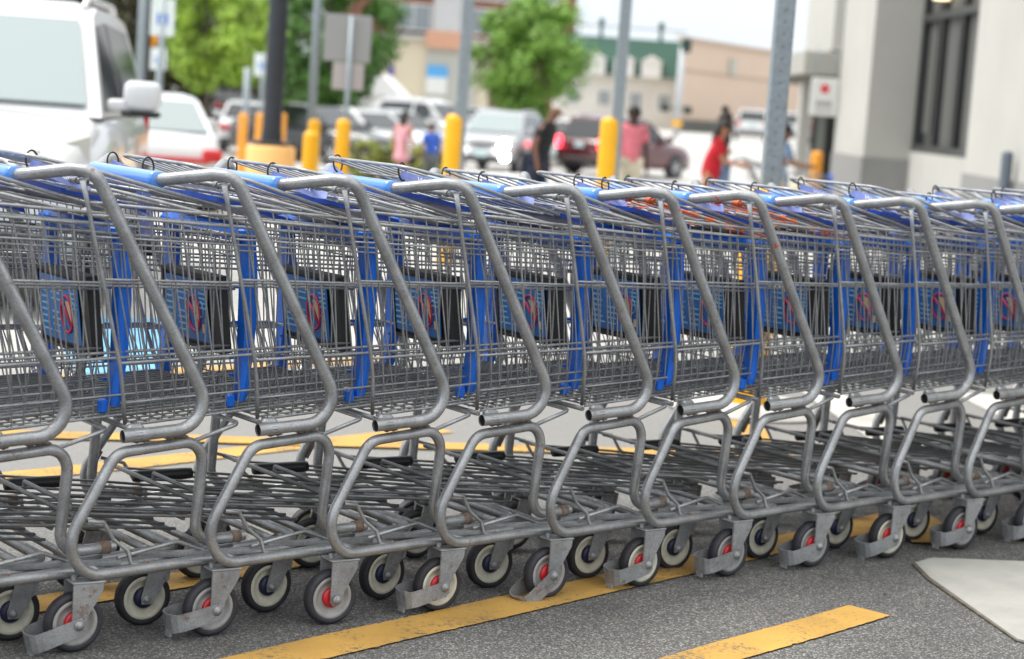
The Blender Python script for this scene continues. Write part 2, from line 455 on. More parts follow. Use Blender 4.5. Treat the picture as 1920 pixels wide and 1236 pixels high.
def road_paint(name, col, thr=.60):
    """worn traffic paint: grit shows through"""
    m = bpy.data.materials.new(name); m.use_nodes = True
    t = m.node_tree; b = t.nodes['Principled BSDF']; L = t.links
    co = t.nodes.new('ShaderNodeTexCoord')
    n = t.nodes.new('ShaderNodeTexNoise'); n.inputs['Scale'].default_value = 75; n.inputs['Detail'].default_value = 8; n.inputs['Roughness'].default_value = .85
    L.new(co.outputs['Object'], n.inputs['Vector'])
    r = t.nodes.new('ShaderNodeValToRGB'); e = r.color_ramp.elements
    e[0].position = thr; e[0].color = (0, 0, 0, 1); e[1].position = thr + .05; e[1].color = (.9, .9, .9, 1)
    n9 = t.nodes.new('ShaderNodeTexNoise'); n9.inputs['Scale'].default_value = 7; n9.inputs['Detail'].default_value = 5
    L.new(co.outputs['Object'], n9.inputs['Vector'])
    ma = t.nodes.new('ShaderNodeMath'); ma.operation = 'MULTIPLY_ADD'; ma.inputs[1].default_value = .42; ma.inputs[2].default_value = -.21; L.new(n9.outputs['Fac'], ma.inputs[0])
    mb = t.nodes.new('ShaderNodeMath'); mb.operation = 'ADD'; L.new(n.outputs['Fac'], mb.inputs[0]); L.new(ma.outputs[0], mb.inputs[1])
    L.new(mb.outputs[0], r.inputs['Fac'])
    n2 = t.nodes.new('ShaderNodeTexNoise'); n2.inputs['Scale'].default_value = 5; n2.inputs['Detail'].default_value = 6
    L.new(co.outputs['Object'], n2.inputs['Vector'])
    r2 = t.nodes.new('ShaderNodeValToRGB'); e = r2.color_ramp.elements
    e[0].position = .3; e[0].color = (*[c * .72 for c in col], 1); e[1].position = .7; e[1].color = (*col, 1)
    L.new(n2.outputs['Fac'], r2.inputs['Fac'])
    x = t.nodes.new('ShaderNodeMixRGB'); L.new(r.outputs['Color'], x.inputs[0]); L.new(r2.outputs['Color'], x.inputs[1]); x.inputs[2].default_value = (.09, .085, .08, 1)
    L.new(x.outputs['Color'], b.inputs['Base Color']); b.inputs['Roughness'].default_value = .75
    v = t.nodes.new('ShaderNodeTexVoronoi'); v.inputs['Scale'].default_value = 230; L.new(co.outputs['Object'], v.inputs['Vector'])
    bp = t.nodes.new('ShaderNodeBump'); bp.inputs['Strength'].default_value = .35; bp.inputs['Distance'].default_value = .003; bp.invert = True
    L.new(v.outputs['Distance'], bp.inputs['Height']); L.new(bp.outputs['Normal'], b.inputs['Normal'])
    return m
M['line_yellow'] = road_paint('yellow_road_paint', (.58, .335, .075), .56)
M['line_white'] = road_paint('white_road_paint', (.62, .60, .55), .66)
M['line_blue'] = road_paint('blue_road_paint', (.16, .42, .66), .66)

# ------------------------------------------------------------------ ground and markings
def ground():
    g = MB()
    ds = [-60, 2, 5, 7.5, 9, 12, 16, 21, 26, 32, 40, 48, 57, 65, 75, 88, 100, 130, 160, 300, 900]
    rs = [-700, -200, -60, -20, -6, 0, 6, 20, 60, 200, 700]
    base = Vector((CAM.x, CAM.y, 0))
    for d in ds:
        for r in rs:
            p = base + FH * d + RH * r
            g.v.append((p.x, p.y, gz(p)))
    n = len(rs)
    for i in range(len(ds) - 1):
        for j in range(n - 1):
            g.f.append([i * n + j, i * n + j + 1, (i + 1) * n + j + 1, (i + 1) * n + j]); g.sm.append(True); g.mi.append(0)
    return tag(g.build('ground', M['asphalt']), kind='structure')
ground()
def strip(name, a, b, wd, m, z=.004, jag=.0035):
    """painted line between two ground points with slightly ragged edges"""
    a, b = Vector((a[0], a[1], 0)), Vector((b[0], b[1], 0))
    d = (b - a); L = d.length; d.normalize(); nn = Vector((-d.y, d.x, 0))
    k = max(2, int(L / .012)); g = MB(); rn = random.Random(int(L * 1000))
    for i in range(k + 1):
        p = a + d * (L * i / k)
        for s in (-1, 1):
            lo = math.sin(i * .021 * (5 + s) + L * 7) * .6 + math.sin(i * .067 + s * 2.1) * .4
            q = p + nn * s * (wd / 2 + lo * jag + rn.uniform(-jag, jag) * (.35 if rn.random() < .93 else 1.6))
            g.v.append((q.x, q.y, gz(q) + z))
    for i in range(k):
        g.f.append([2 * i, 2 * i + 2, 2 * i + 3, 2 * i + 1][::-1]); g.sm.append(False); g.mi.append(0)
    return tag(g.build(name, m), kind='structure')
def patch(name, poly, m, z=.004, h=0):
    g = MB()
    pts = [(p[0], p[1]) for p in poly]
    if h: g.prism(pts, 0.0, h, axis='Z')
    else: g.add([(x, y, gz((x, y)) + z) for x, y in pts], [tuple(range(len(pts)))])
    return tag(g.build(name, m), kind='structure')
strip('yellow_line', (-.30, -.345), (2.97, .41), .135, M['line_yellow'])
strip('yellow_line', (.85, -.655), (1.97, -.405), .12, M['line_yellow'])
strip('yellow_line', (-1.2, .12), (.95, .585), .125, M['line_yellow'])
patch('yellow_corner', [(3.13, .50), (2.985, .47), (2.70, .12), (2.82, .06), (2.95, .14)], M['line_yellow'], z=.008)
strip('yellow_line', (-.6, 1.52), (2.4, 2.15), .13, M['line_yellow'], jag=.004)
strip('yellow_line', (.4, 2.62), (3.4, 1.32), .13, M['line_yellow'], z=.008, jag=.004)
strip('yellow_line', (-.2, 3.2), (3.4, 4.0), .13, M['line_yellow'], jag=.004)
strip('yellow_line', (3.2, 1.25), (4.1, 2.4), .12, M['line_yellow'], jag=.004)
strip('white_line', (3.95, 1.25), (4.95, 2.75), .20, M['line_white'], jag=.004)
strip('white_line', (4.75, 1.0), (5.75, 2.5), .20, M['line_white'], jag=.004)
strip('white_line', (5.6, .8), (6.7, 2.45), .20, M['line_white'], jag=.004)
patch('blue_parking_mark', [(1.55, 3.45), (1.95, 3.45), (3.0, 5.6), (2.4, 5.7)], M['line_blue'])
M['slab'] = mat('painted_kerb', (.35, .345, .32), .8, var=.14, vscale=4, bump=.25, bscale=25)
gsl = MB()
sl = [(2.575, -.055), (2.50, -.075), (2.40, -.22), (2.11, -.76), (2.3, -1.4), (4.4, -1.5), (4.6, -.36), (2.82, -.19)]
top = [(x + (3.2 - x) * .012, y + (-.7 - y) * .02) for x, y in sl]
n = len(sl)
gsl.add([(x, y, 0) for x, y in sl] + [(x, y, .008) for x, y in sl] + [(x, y, .013) for x, y in top],
        [(k, (k + 1) % n, n + (k + 1) % n, n + k) for k in range(n)] + [(n + k, n + (k + 1) % n, 2 * n + (k + 1) % n, 2 * n + k) for k in range(n)] + [tuple(range(2 * n, 3 * n))])
tag(gsl.build('pavement', M['slab']), kind='structure')
cx_, cy_ = 3.2, -.75
patch('pavement_dirt', [(x + (x - cx_) * .008 + .003 * math.sin(i * 9), y + (y - cy_) * .012) for i, (x, y) in enumerate(sl)], mat('edge_dirt', (.12, .095, .07), .95, var=.4, vscale=30), z=.004)
gv = MB(); rg_ = random.Random(21)
for i in range(420):
    r_, d_ = rg_.uniform(-1.2, 1.5), rg_.uniform(3.3, 5.2)
    q = Vector((CAM.x, CAM.y, 0)) + RH * r_ + FH * d_
    sz = rg_.uniform(.0012, .0030) * (2.0 if rg_.random() < .05 else 1)
    a0 = rg_.uniform(0, PI)
    vs = [q + Vector((math.cos(a0 + k * PI / 2.5) * sz * rg_.uniform(.7, 1.2), math.sin(a0 + k * PI / 2.5) * sz * rg_.uniform(.7, 1.2), .001)) for k in range(5)] + [q + Vector((0, 0, sz * .9))]
    gv.add(vs, [(k, (k + 1) % 5, 5) for k in range(5)], False, i % 3)
tag(gv.build('grit', [mat('grit_pale', (.38, .37, .35), .9), mat('grit_dark', (.06, .055, .05), .9), mat('grit_brown', (.20, .15, .10), .9)]), kind='stuff')

# ------------------------------------------------------------------ buildings
def wall_mat(name, c, var=.06, sc=.6): return mat(name, c, .85, var=var, vscale=sc, bump=.08, bscale=12)
def local(root, p):
    """world point into an unrotated/rotated empty's space"""
    return root.matrix_basis.inverted() @ Vector(p)
def rdpt(r, d, z):
    p = Vector((CAM.x, CAM.y, 0)) + RH * r + FH * d
    return Vector((p.x, p.y, z))
RANG = yaw_of(RH)
def rdroot(name, label, cat, r, d, group=None, z=None):
    p = rdpt(r, d, 0); p.z = gz(p) if z is None else z
    return empty(name, label, cat, p, RANG, group)      # local +X = right, +Y = forward (away)
# store: its long wall runs straight away from the camera, at the right
M['store_pale'] = wall_mat('store_pale_panel', (.45, .445, .415), .05, .9)
M['store_grey'] = wall_mat('store_grey_base', (.24, .24, .235), .06, 1.2)
M['store_beige'] = wall_mat('store_canopy', (.36, .355, .325), .05, 1.0)
def store():
    t = rdroot('store_building', 'pale concrete store front with tall dark windows and a canopy over its doorway', 'building', 4.60, 19.0, z=-.3)
    H = 11.0
    # local x = into the building, y = distance along the wall
    for (y0, y1) in ((-14.0, 1.9), (8.2, 10.9)):
        g = MB(); g.box((.8, (y0 + y1) / 2, H / 2 + .55), (1.6, y1 - y0, H - 1.1)); g.build('wall', M['store_pale'], t)
        g = MB(); g.box((.8, (y0 + y1) / 2, .55), (1.64, y1 - y0 + .04, 1.1)); g.build('wall_base', M['store_grey'], t)
    g = MB(); g.box((1.15, 5.05, .61), (1.06, 6.3, 1.22)); g.build('sill_wall', M['store_pale'], t)
    g = MB(); g.box((1.15, 5.05, 9.6), (1.06, 6.3, 3.6)); g.build('lintel', M['store_pale'], t)
    g = MB(); g.box((.2, 12.6, 2.40), (1.5, 3.4, .36), bev=.02); g.build('canopy', M['store_beige'], t)
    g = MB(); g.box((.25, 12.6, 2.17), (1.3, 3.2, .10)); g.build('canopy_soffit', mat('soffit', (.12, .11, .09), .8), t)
    g = MB(); g.box((.70, 12.4, 7.0), (1.7, 3.0, 8.8)); g.build('upper_wall', M['store_pale'], t)
    g = MB(); g.box((-.30, 12.15, 1.07), (.18, .30, 2.1)); g.build('entrance_pillar', M['store_pale'], t)
    g = MB(); g.box((-.16, -1.6, 3.75), (.30, 4.4, .42), bev=.02); g.build('ledge', mat('ledge_white', (.78, .78, .76), .6), t)
    gl = MB(); gl.box((.72, 5.05, 4.5), (.03, 6.3, 6.5)); win = gl.build('window', M['glass_dark'], t)
    fr = MB()
    for i in range(6): fr.box((.67, 1.97 + i * 1.232, 4.5), (.07, .10, 6.5))
    for z in (1.27, 3.0, 4.8, 6.6): fr.box((.664, 5.05, z), (.07, 6.24, .10))
    fr.build('window_frame', mat('window_frame', (.035, .037, .036), .45), win)
    rb = random.Random(3); bm_ = mat('window_reflection', (.085, .085, .08), .8)  # upright grey strips stand in for reflections on the glass
    for i in range(5):
        bk = MB(); bk.box((.694, 2.65 + i * 1.232, 3.4 + rb.uniform(-.3, .3)), (.012, rb.uniform(.35, .62), 3.6 + rb.uniform(0, 1.0))); bk.build('reflection_strip', bm_, win)
    lm = mat('warm_lamp', (.8, .7, .5), .4, emit=((1.0, .78, .45), 2.2))
    for i in range(4):
        l = MB(); l.lathe([(.001, .03), (.09, .025), (.11, -.03), (.001, -.04)], 16, 'Z', (.52, 2.6 + i * 1.3, 3.20)); l.tube([(.52, 2.6 + i * 1.3, 3.22), (.70, 2.6 + i * 1.3, 3.40)], .02, 6); l.build('wall_lamp', lm, t)
    dr = MB(); dr.box((.02, 12.0, 1.06), (.42, .12, 2.12)); door = dr.build('door', mat('door_dark', (.03, .03, .028), .3), t)
    dg = MB(); dg.box((-.06, 11.92, 1.12), (.14, .03, 1.6)); dg.build('door_pane', mat('door_glass', (.20, .215, .19), .15), door)
    bs = MB(); bs.box((-.04, 9.4, 3.62), (.06, 1.6, .30), bev=.02); bs.build('sign_strip', mat('store_sign_blue', (.12, .32, .62), .5), t)
    return t
store()
def red_star_sign():
    """hanging board with a red star-like mark above grey lettering, below the canopy"""
    p = at(1545, 182, 29.5)
    t = empty('hanging_sign', 'white board with a red star hanging under the store canopy', 'sign', p, RANG)
    b = MB(); b.box((0, 0, 0), (.40, .05, .56), bev=.01); b.build('board', mat('sign_white', (.66, .66, .64), .6), t)
    s = MB(); pts = []
    for k in range(10):
        a = PI / 2 + k * PI / 5; r_ = .085 if k % 2 == 0 else .055
        pts.append((r_ * math.cos(a), .12 + r_ * math.sin(a)))
    s.prism(pts, -.030, -.026); s.build('star', mat('sign_red', (.62, .02, .03), .5), t)
    l = MB()
    for i in range(4): l.box((-.09 + .06 * i, -.029, -.10), (.04, .004, .07))
    for i in range(5): l.box((-.10 + .05 * i, -.029, -.20), (.03, .004, .03))
    l.build('lettering', mat('sign_grey_ink', (.22, .22, .23), .6), t)
    h = MB(); h.tube([(-.15, 0, .28), (-.15, 0, .75)], .01, 6); h.tube([(.15, 0, .28), (.15, 0, .75)], .01, 6); h.build('hanger', M['post_grey'], t)
red_star_sign()

def block(name, label, r0, d0, r1, d1, h, depth, wall, z=None, cat='building'):
    """building block whose front runs from (r0,d0) to (r1,d1); returns root with local X along the front, Y going back"""
    a, b = rdpt(r0, d0, 0), rdpt(r1, d1, 0)
    a.z = gz(a) if z is None else z
    L = (Vector((b.x, b.y, 0)) - Vector((a.x, a.y, 0))).length
    t = empty(name, label, cat, a, yaw_of(b - a))
    g = MB(); g.box((L / 2, depth / 2, h / 2 - .5), (L, depth, h + 1)); g.build('wall', wall, t)
    return t, L
def win(t, x, z, wd, hg, m, y=-.02, name='window', frame=None):
    g = MB(); g.box((x, y, z), (wd, .06, hg)); o = g.build(name, m, t)
    if frame:
        f = MB(); s = .12
        for (cx, cz, sx, sz) in ((0, hg / 2, wd + s, s), (0, -hg / 2, wd + s, s), (-wd / 2, 0, s, hg - s), (wd / 2, 0, s, hg - s), (0, 0, s * .6, hg - s)):
            f.box((x + cx, y - .035, z + cz), (sx, .05, sz))
        f.build('window_frame', frame, o)
    return o

M['tan'] = wall_mat('tan_stucco', (.56, .43, .34), .04, .25)
M['cream'] = wall_mat('cream_stucco', (.60, .53, .40), .05, .3)
M['greyw'] = wall_mat('grey_stucco', (.42, .42, .38), .05, .3)
M['brick'] = wall_mat('red_brick', (.20, .085, .06), .12, 1.5)
M['white_wall'] = wall_mat('white_siding', (.62, .60, .55), .05, .4)
M['green_roof'] = mat('green_metal_roof', (.018, .075, .050), .5, var=.12, vscale=.5)
M['win_grey'] = mat('window_glass', (.20, .23, .25), .15, spec=.7)
M['trimw'] = mat('white_trim', (.66, .66, .64), .6)
M['darkband'] = mat('dark_plinth', (.10, .10, .085), .8, var=.2, vscale=1)
# long tan hall at the right; its side wall runs straight away from the viewer
a = rdpt(prd(1268, 130), 130, 0); b = rdpt(prd(1560, 158), 158, 0)
L = (b - a).length
t = empty('tan_hall', 'long windowless tan hall with a dark plinth beyond the parked cars', 'building', (a.x, a.y, gz(a)), yaw_of(b - a))
bk_ = [Matrix.Rotation(-yaw_of(b - a), 3, 'Z') @ (rdpt(prd(px, D), D, 0) - a) for px, D in ((1560, 185), (1300, 185))]
g = MB(); g.prism([(0, 0), (L, 0), (bk_[0].x, bk_[0].y), (bk_[1].x, bk_[1].y)], -.5, 5.95, axis='Z'); g.build('wall', M['tan'], t)
g = MB(); g.box((L / 2, -.12, .32), (L, .2, 1.0)); g.build('plinth', M['darkband'], t)
g = MB(); g.box((L / 2, .1, 6.06), (L + .3, .5, .25)); g.build('coping', mat('coping', (.46, .36, .29), .8), t)
g = MB(); g.box((L / 2, -.03, 4.0), (L - .2, .06, .10)); g.build('string_course', mat('tan_line', (.40, .30, .24), .8), t)
g = MB(); g.box((9.0, -.1, 4.6), (1.0, .2, 1.1)); g.build('vent', M['greyw'], t)
# white building with the green roof band and dormers
t, L = block('green_roof_building', 'white building under a deep green metal roof with white dormers', prd(1040, 140), 140, prd(1275, 140), 140, 3.6, 14, M['white_wall'])
g = MB()
g.add([(-.4, -.6, 3.55), (L + .4, -.6, 3.55), (L + .4, 1.1, 6.15), (-.4, 1.1, 6.15), (-.4, 12, 6.15), (L + .4, 12, 6.15), (-.4, 12, 3.55), (L + .4, 12, 3.55)],
      [(0, 1, 2, 3), (3, 2, 5, 4), (4, 5, 7, 6), (0, 3, 4, 6), (1, 7, 5, 2), (0, 6, 7, 1)])
rf = g.build('roof', M['green_roof'], t)
for x in (2.6, 4.6, 6.5):
    o = MB(); o.box((x, -.35, 4.05), (1.35, 1.0, 1.1)); o.prism([(x - .8, 4.6), (x + .8, 4.6), (x, 5.05)], -.95, .5); dd = o.build('dormer', M['trimw'], rf)
for x in (1.2, 3.4, 5.6, 7.6): win(t, x, 1.9, .9, 1.1, M['win_grey'], frame=M['trimw'])
for x in (2.9, 7.1):
    g = MB(); g.tube([(x, 1.2, 6.0), (x, 1.2, 7.0)], .13, 8); g.box((x, 1.2, 7.2), (.42, .42, .45), bev=.08); g.build('roof_lantern', mat('lantern_green_%d' % (x * 10), (.02, .06, .045), .5), t)
g = MB(); g.tube([(-.2, 1.3, 6.9), (L + .2, 1.3, 6.9)], .04, 6); g.build('roof_rail', M['pole_black'], t)
# cream and grey low block with a poster
t, L = block('cream_shop_block', 'low cream and grey shop block with a blue and white notice on its wall', prd(700, 92), 92, prd(905, 92), 92, 3.9, 12, M['cream'])
g = MB(); g.box((L * .70, -.06, 1.9), (L * .46, .12, 3.6)); g.build('grey_wall', M['greyw'], t)
g = MB(); g.box((L * .62, -.12, 3.95), (1.7, .5, .8)); g.build('fascia', mat('orange_fascia', (.55, .30, .20), .7), t)
g = MB(); g.box((L / 2, 0, 3.98), (L + .2, .4, .22)); g.build('parapet', M['greyw'], t)
win(t, L * .57, 2.5, .95, .55, mat('notice_blue', (.09, .34, .66), .5), -.15, 'notice_board'); win(t, L * .57, 1.85, .95, .75, M['trimw'], -.15, 'notice_board')
win(t, L * .15, 2.15, .24, 1.0, mat('banner_purple', (.10, .07, .30), .7), -.05, 'banner')
# tall brick block far behind
t, L = block('brick_office', 'tall red brick office block with a grey glazed bay far behind the tree', prd(600, 170), 170, prd(1068, 170), 170, 17, 20, M['brick'])
for i, (x0, x1) in enumerate(((6.1, 9.0), (12.0, 19.6))):
    for k in range(4):
        win(t, (x0 + x1) / 2, 7.6 + k * 2.9, x1 - x0, 2.1, M['win_grey'], frame=M['trimw'])
g = MB(); g.box((10.4, -.3, 9), (2.4, .6, 18)); g.build('stair_bay', wall_mat('pale_metal', (.46, .46, .47)), t)
g = MB(); g.box((7.6, -.2, 6.1), (3.6, .5, .4)); g.build('sill_band', M['pole_black'], t)
g = MB(); g.box((L - 3.4, -.2, 11.2), (6.8, .6, .3)); g.build('sill_band', M['pole_black'], t)
# low white gabled tent-like roof left of the shop
t, L = block('white_shed', 'low white shed with a pitched roof behind the parked cars', prd(610, 80), 80, prd(745, 80), 80, 1.6, 6, M['trimw'])
g = MB(); g.prism([(-.2, 1.5), (L + .2, 1.5), (L * .75, 2.35), (L * .35, 2.35)], -.3, 6.2); g.build('roof', mat('shed_roof', (.70, .70, .70), .5), t)

# ------------------------------------------------------------------ trees and shrubs
def leaf_mat(name, c):
    m = mat(name, c, .55, var=.45, vscale=1.3)
    return m
def tree(name, label, px, D, base_z, crown_z, crown_h, crown_w, leaf, n=5200, ls=.17, seed=1, group=None, trunk_r=.14, lean=0.0, cat='tree', clumps=46):
    rn = random.Random(seed)
    p = gat(px, 220, D)
    t = empty(name, label, cat, p, rn.uniform(0, 6), group)
    tr = MB()
    top = crown_z + crown_h * .30
    path = [(0, 0, -.3)] + [(lean * f * .6 + rn.uniform(-.05, .05), rn.uniform(-.05, .05), top * f) for f in (.3, .6, .85, 1)]
    tr.tube(path, [trunk_r * q for q in (1.25, 1, .85, .65, .45)], 9)
    cs = []
    for i in range(clumps):
        a = rn.uniform(0, 2 * PI); u = rn.uniform(-1, 1); rr = rn.uniform(.35, 1.0) ** .6
        hw = math.sqrt(max(0.02, 1 - u * u))
        prof = crown_w / 2 * (hw if u > -.2 else hw * (1 + .2 * u))
        c = Vector((math.cos(a) * prof * rr, math.sin(a) * prof * rr, crown_z + crown_h * .5 + u * crown_h * .47))
        cs.append((c, rn.uniform(.16, .30) * min(crown_w, crown_h) * .62))
    for i in range(9):
        c, r_ = cs[i * 4 % len(cs)]
        s = Vector(path[2 + (i % 3)])
        mid = (s + c) / 2 + Vector((rn.uniform(-.2, .2), rn.uniform(-.2, .2), .12))
        tr.tube([s, mid, c], [trunk_r * .42, trunk_r * .26, trunk_r * .1], 6)
    tr.build('trunk', mat('bark_' + name, (.085, .065, .048), .9, var=.3, vscale=5), t)
    lf = MB()
    for i in range(n):
        c, r_ = cs[rn.randrange(len(cs))]
        d = Vector((rn.gauss(0, 1), rn.gauss(0, 1), rn.gauss(0, .8))).normalized() * r_ * rn.uniform(.35, 1.08)
        q = c + d
        nrm = (d.normalized() + Vector((rn.uniform(-.8, .8), rn.uniform(-.8, .8), rn.uniform(-.3, 1.0)))).normalized()
        u = nrm.orthogonal().normalized(); v = nrm.cross(u)
        an = rn.uniform(0, PI); u, v = u * math.cos(an) + v * math.sin(an), v * math.cos(an) - u * math.sin(an)
        s = ls * rn.uniform(.6, 1.3)
        lf.add([q - u * s, q + v * s * .55, q + u * s, q - v * s * .55], [(0, 1, 2, 3)])
    lf.build('crown', leaf, t)
    return t
LV = {'bright': leaf_mat('leaf_bright', (.26, .40, .040)), 'mid': leaf_mat('leaf_mid', (.15, .29, .035)), 'deep': leaf_mat('leaf_deep', (.07, .17, .024)),
      'olive': leaf_mat('leaf_olive', (.065, .062, .022)), 'shrub': leaf_mat('leaf_shrub', (.24, .27, .045))}
tree('round_tree', 'round dense green tree standing alone in front of the brick office', 992, 66, 0, 1.25, 3.9, 3.9, LV['mid'], 20000, .090, 3, trunk_r=.11, clumps=60)
tree('lime_green_tree', 'bright lime green tree between the accessible parking sign and the dark lamp pole', 385, 50, 0, 1.75, 3.2, 2.4, LV['bright'], 13000, .085, 5, trunk_r=.07)
tree('lime_green_tree', 'bright lime green tree just left of the dark lamp pole', 462, 56, 0, 1.7, 2.6, 2.0, LV['bright'], 10000, .085, 6, trunk_r=.07)
tree('leafy_tree', 'deep green tree behind the grey sign back', 620, 62, 0, .9, 5.0, 3.6, LV['deep'], 14000, .11, 8)
tree('leafy_tree', 'deep green tree right behind the dark lamp pole', 545, 70, 0, .7, 4.6, 3.0, LV['deep'], 11000, .11, 9)
tree('dark_olive_tree', 'tall dark olive tree rising behind the white crossover roof', 175, 72, 0, .3, 7.2, 4.6, LV['olive'], 11000, .16, 10)
tree('dark_olive_tree', 'dark olive tree behind the accessible parking sign', 290, 76, 0, .2, 6.5, 4.4, LV['olive'], 11000, .16, 11)
tree('dark_olive_tree', 'dark olive tree behind the bright lime green trees', 410, 80, 0, .1, 5.2, 4.6, LV['olive'], 11000, .16, 12)
tree('dark_olive_tree', 'dark olive tree at the left edge above the white crossover', 60, 74, 0, .3, 7.0, 4.6, LV['olive'], 6000, .22, 13)
for i, (px, lab) in enumerate(((690, 'yellow green clipped shrub leftmost in the planting bed'), (728, 'yellow green clipped shrub left of the person in pink'), (797, 'yellow green clipped shrub right of the person in pink'))):
    tree('clipped_shrub', lab, px, 38, 0, .05, .72, .80, LV['shrub'], 2600, .045, 30 + i, 'clipped shrubs in the bed', trunk_r=.03, cat='shrub', clumps=24)
M['mulch'] = mat('mulch', (.17, .085, .060), .95, var=.3, vscale=10, bump=.4, bscale=40)
g = MB()
p = rdpt(prd(735, 40), 40, 0)
t = empty('planting_bed', 'kerbed bed of brown mulch below the clipped shrubs', 'bed', (p.x, p.y, gz(p)), RANG)
g.box((0, 0, .0), (3.0, 1.6, .12)); g.build('mulch', M['mulch'], t)
g = MB()
for (x, y, sx, sy) in ((0, -.86, 3.24, .12), (0, .86, 3.24, .12), (-1.56, 0, .12, 1.6), (1.56, 0, .12, 1.6)): g.box((x, y, .01), (sx, sy, .16))
g.build('kerb', M['concrete'], t)

# ------------------------------------------------------------------ bollards, posts and signs
def bollard(px, py, D, rad, label, m, h=None, group='yellow bollards', name='bollard', cat='bollard'):
    top = at(px, py, D); z0 = gz(top)
    t = empty(name, label, cat, (top.x, top.y, z0), 0, group)
    H = top.z - z0
    g = MB()
    g.lathe([(rad, -.05), (rad, H - rad * .75), (rad * .93, H - rad * .4), (rad * .70, H - rad * .12), (rad * .35, H - .004), (.002, H)], 24, 'Z')
    g.build('sleeve', m, t)
    return t
def post(px, py_base, D, z_top, rad, label, name='sign_post', m=None, tilt=0.0, base=None, group=None, square=False, cat='post'):
    p = at(px, py_base, D); z0 = gz(p) if base is None else base
    t = empty(name, label, cat, (p.x, p.y, z0), RANG, group)
    g = MB()
    if square: 
        g.box((0, 0, (z_top - z0) / 2), (rad * 2, rad * 2, z_top - z0), bev=.006)
        h = MB()
        for k in range(int((z_top - z0) / .05)): h.lathe([(.001, 0), (.0045, 0)], 8, 'Y', (0, -rad - .0012, .03 + k * .05))
        g.build('tube', m or M['post_grey'], t); h.build('punched_holes', M['hole'], t); h_ = None
    else:
        g.tube([(0, 0, 0), (0, 0, z_top - z0)], rad, 14); g.build('tube', m or M['post_grey'], t)
    return t
bollard(855, 213, 15.9, .082, 'yellow bollard with a grey post, left of the white crossover with lit headlamps', M['yellow'])
bollard(1146, 219, 15.9, .082, 'yellow bollard with a grey post beside the person in the pink shirt', M['yellow'])
bollard(1433, 352, 8.3, .085, 'nearest yellow bollard, seen through the baskets below the tall grey post', M['yellow'])
bollard(584, 246, 22.0, .085, 'short yellow bollard in front of a taller one', M['yellow'])
bollard(590, 223, 23.6, .075, 'taller yellow bollard behind the short one', M['yellow'])
bollard(645, 223, 22.6, .080, 'yellow bollard under the back of a grey sign', M['yellow'])
bollard(457, 212, 37, .085, 'far orange bollard left of the lamp pole', M['orange'], group='orange bollards round the lamp pole')
bollard(489, 212, 36, .085, 'far orange bollard touching the left of the lamp pole', M['orange'], group='orange bollards round the lamp pole')
bollard(530, 212, 36, .075, 'far orange bollard touching the right of the lamp pole', M['orange'], group='orange bollards round the lamp pole')
bollard(1533, 283, 27.5, .085, 'orange bollard in front of the store doorway', M['orange'], group='orange bollards')
bollard(1890, 283, 18.6, .055, 'slim slate grey bollard against the store wall', mat('slate_bollard', (.10, .125, .16), .5), group='grey bollards')
post(859, 300, 15.93, 4.2, .046, 'grey perforated post rising from the bollard left of the round tree', square=True, group='grey posts in yellow bollards')
post(1152, 300, 15.93, 4.2, .046, 'grey perforated post rising from the bollard by the person in pink', square=True, group='grey posts in yellow bollards')
post(1438, 420, 8.32, 3.4, .040, 'tallest nearest grey perforated post, in front of the tan hall', square=True, group='grey posts in yellow bollards')
post(583, 240, 23.62, 4.5, .050, 'grey post rising from the taller bollard, left of the grey sign back', group='grey posts in yellow bollards')
# base disc and ring at the nearest bollard
p = at(1433, 352, 8.3)
g = MB(); g.lathe([(.001, .03), (.30, .03), (.33, .0)], 32, 'Z'); tag(g.build('bollard_footing', M['concrete'], None, (p.x, p.y, 0)), 'pale round concrete footing of the nearest yellow bollard', 'footing')
# accessible parking signs
def hc_sign(px, py, D, wd, hg, label, post_label, zt=None, second=None):
    c = at(px, py, D)
    t = post(px - 2, py + 60, D + .06, c.z + hg / 2 + .02, .035, post_label, group=None)
    s = empty('parking_sign', label, 'sign', c, RANG)
    b = MB(); b.box((0, 0, 0), (wd, .012, hg), bev=.004); b.build('plate', mat('sign_plate', (.72, .78, .78), .5), s)
    q = MB(); q.box((0, -.009, -.02), (wd * .44, .004, wd * .44)); sq = q.build('symbol_panel', mat('sign_blue', (.015, .17, .62), .5), s)
    k = MB(); u = wd * .44
    k.lathe([(.001, 0), (u * .09, 0)], 12, 'Y', (-u * .06, -.0125, -.02 + u * .34))
    k.tube([(-u * .06, -.0125, -.02 + u * .24), (-u * .04, -.0125, -.02 - u * .02), (u * .14, -.0125, -.02 - u * .02), (u * .24, -.0125, -.02 - u * .28), (u * .33, -.0125, -.02 - u * .26)], u * .045, 5)
    k.tube([(-u * .08 + u * .2 * math.cos(a), -.0125, -.02 - u * .14 + u * .2 * math.sin(a)) for a in [R(110 + 18 * i) for i in range(13)]], u * .04, 5)
    k.build('wheelchair_symbol', M['white_ink'], sq)
    return t
hc_sign(305, 33, 25, .30, .46, 'white accessible parking sign with a blue wheelchair square, largest of its kind', 'grey post of the largest accessible parking sign')
hc_sign(297, 111, 30, .24, .32, 'small white accessible parking sign below the largest one', 'thin grey post of the small lower accessible sign')
hc_sign(492, 122, 45, .36, .50, 'small far accessible parking sign just left of the dark lamp pole', 'thin far grey post left of the dark lamp pole')
post(461, 190, 44, 1.55, .07, 'pale far grey post beside the lime green tree', group='plain grey posts')
post(262, 150, 24.5, 3.6, .055, 'grey post left of the largest accessible parking sign', group='plain grey posts')
post(272, 150, 26, 3.6, .05, 'dark post hugging the grey post left of the accessible sign', m=M['pole_black'], group='plain grey posts')
p = at(282, 75, 26.0)
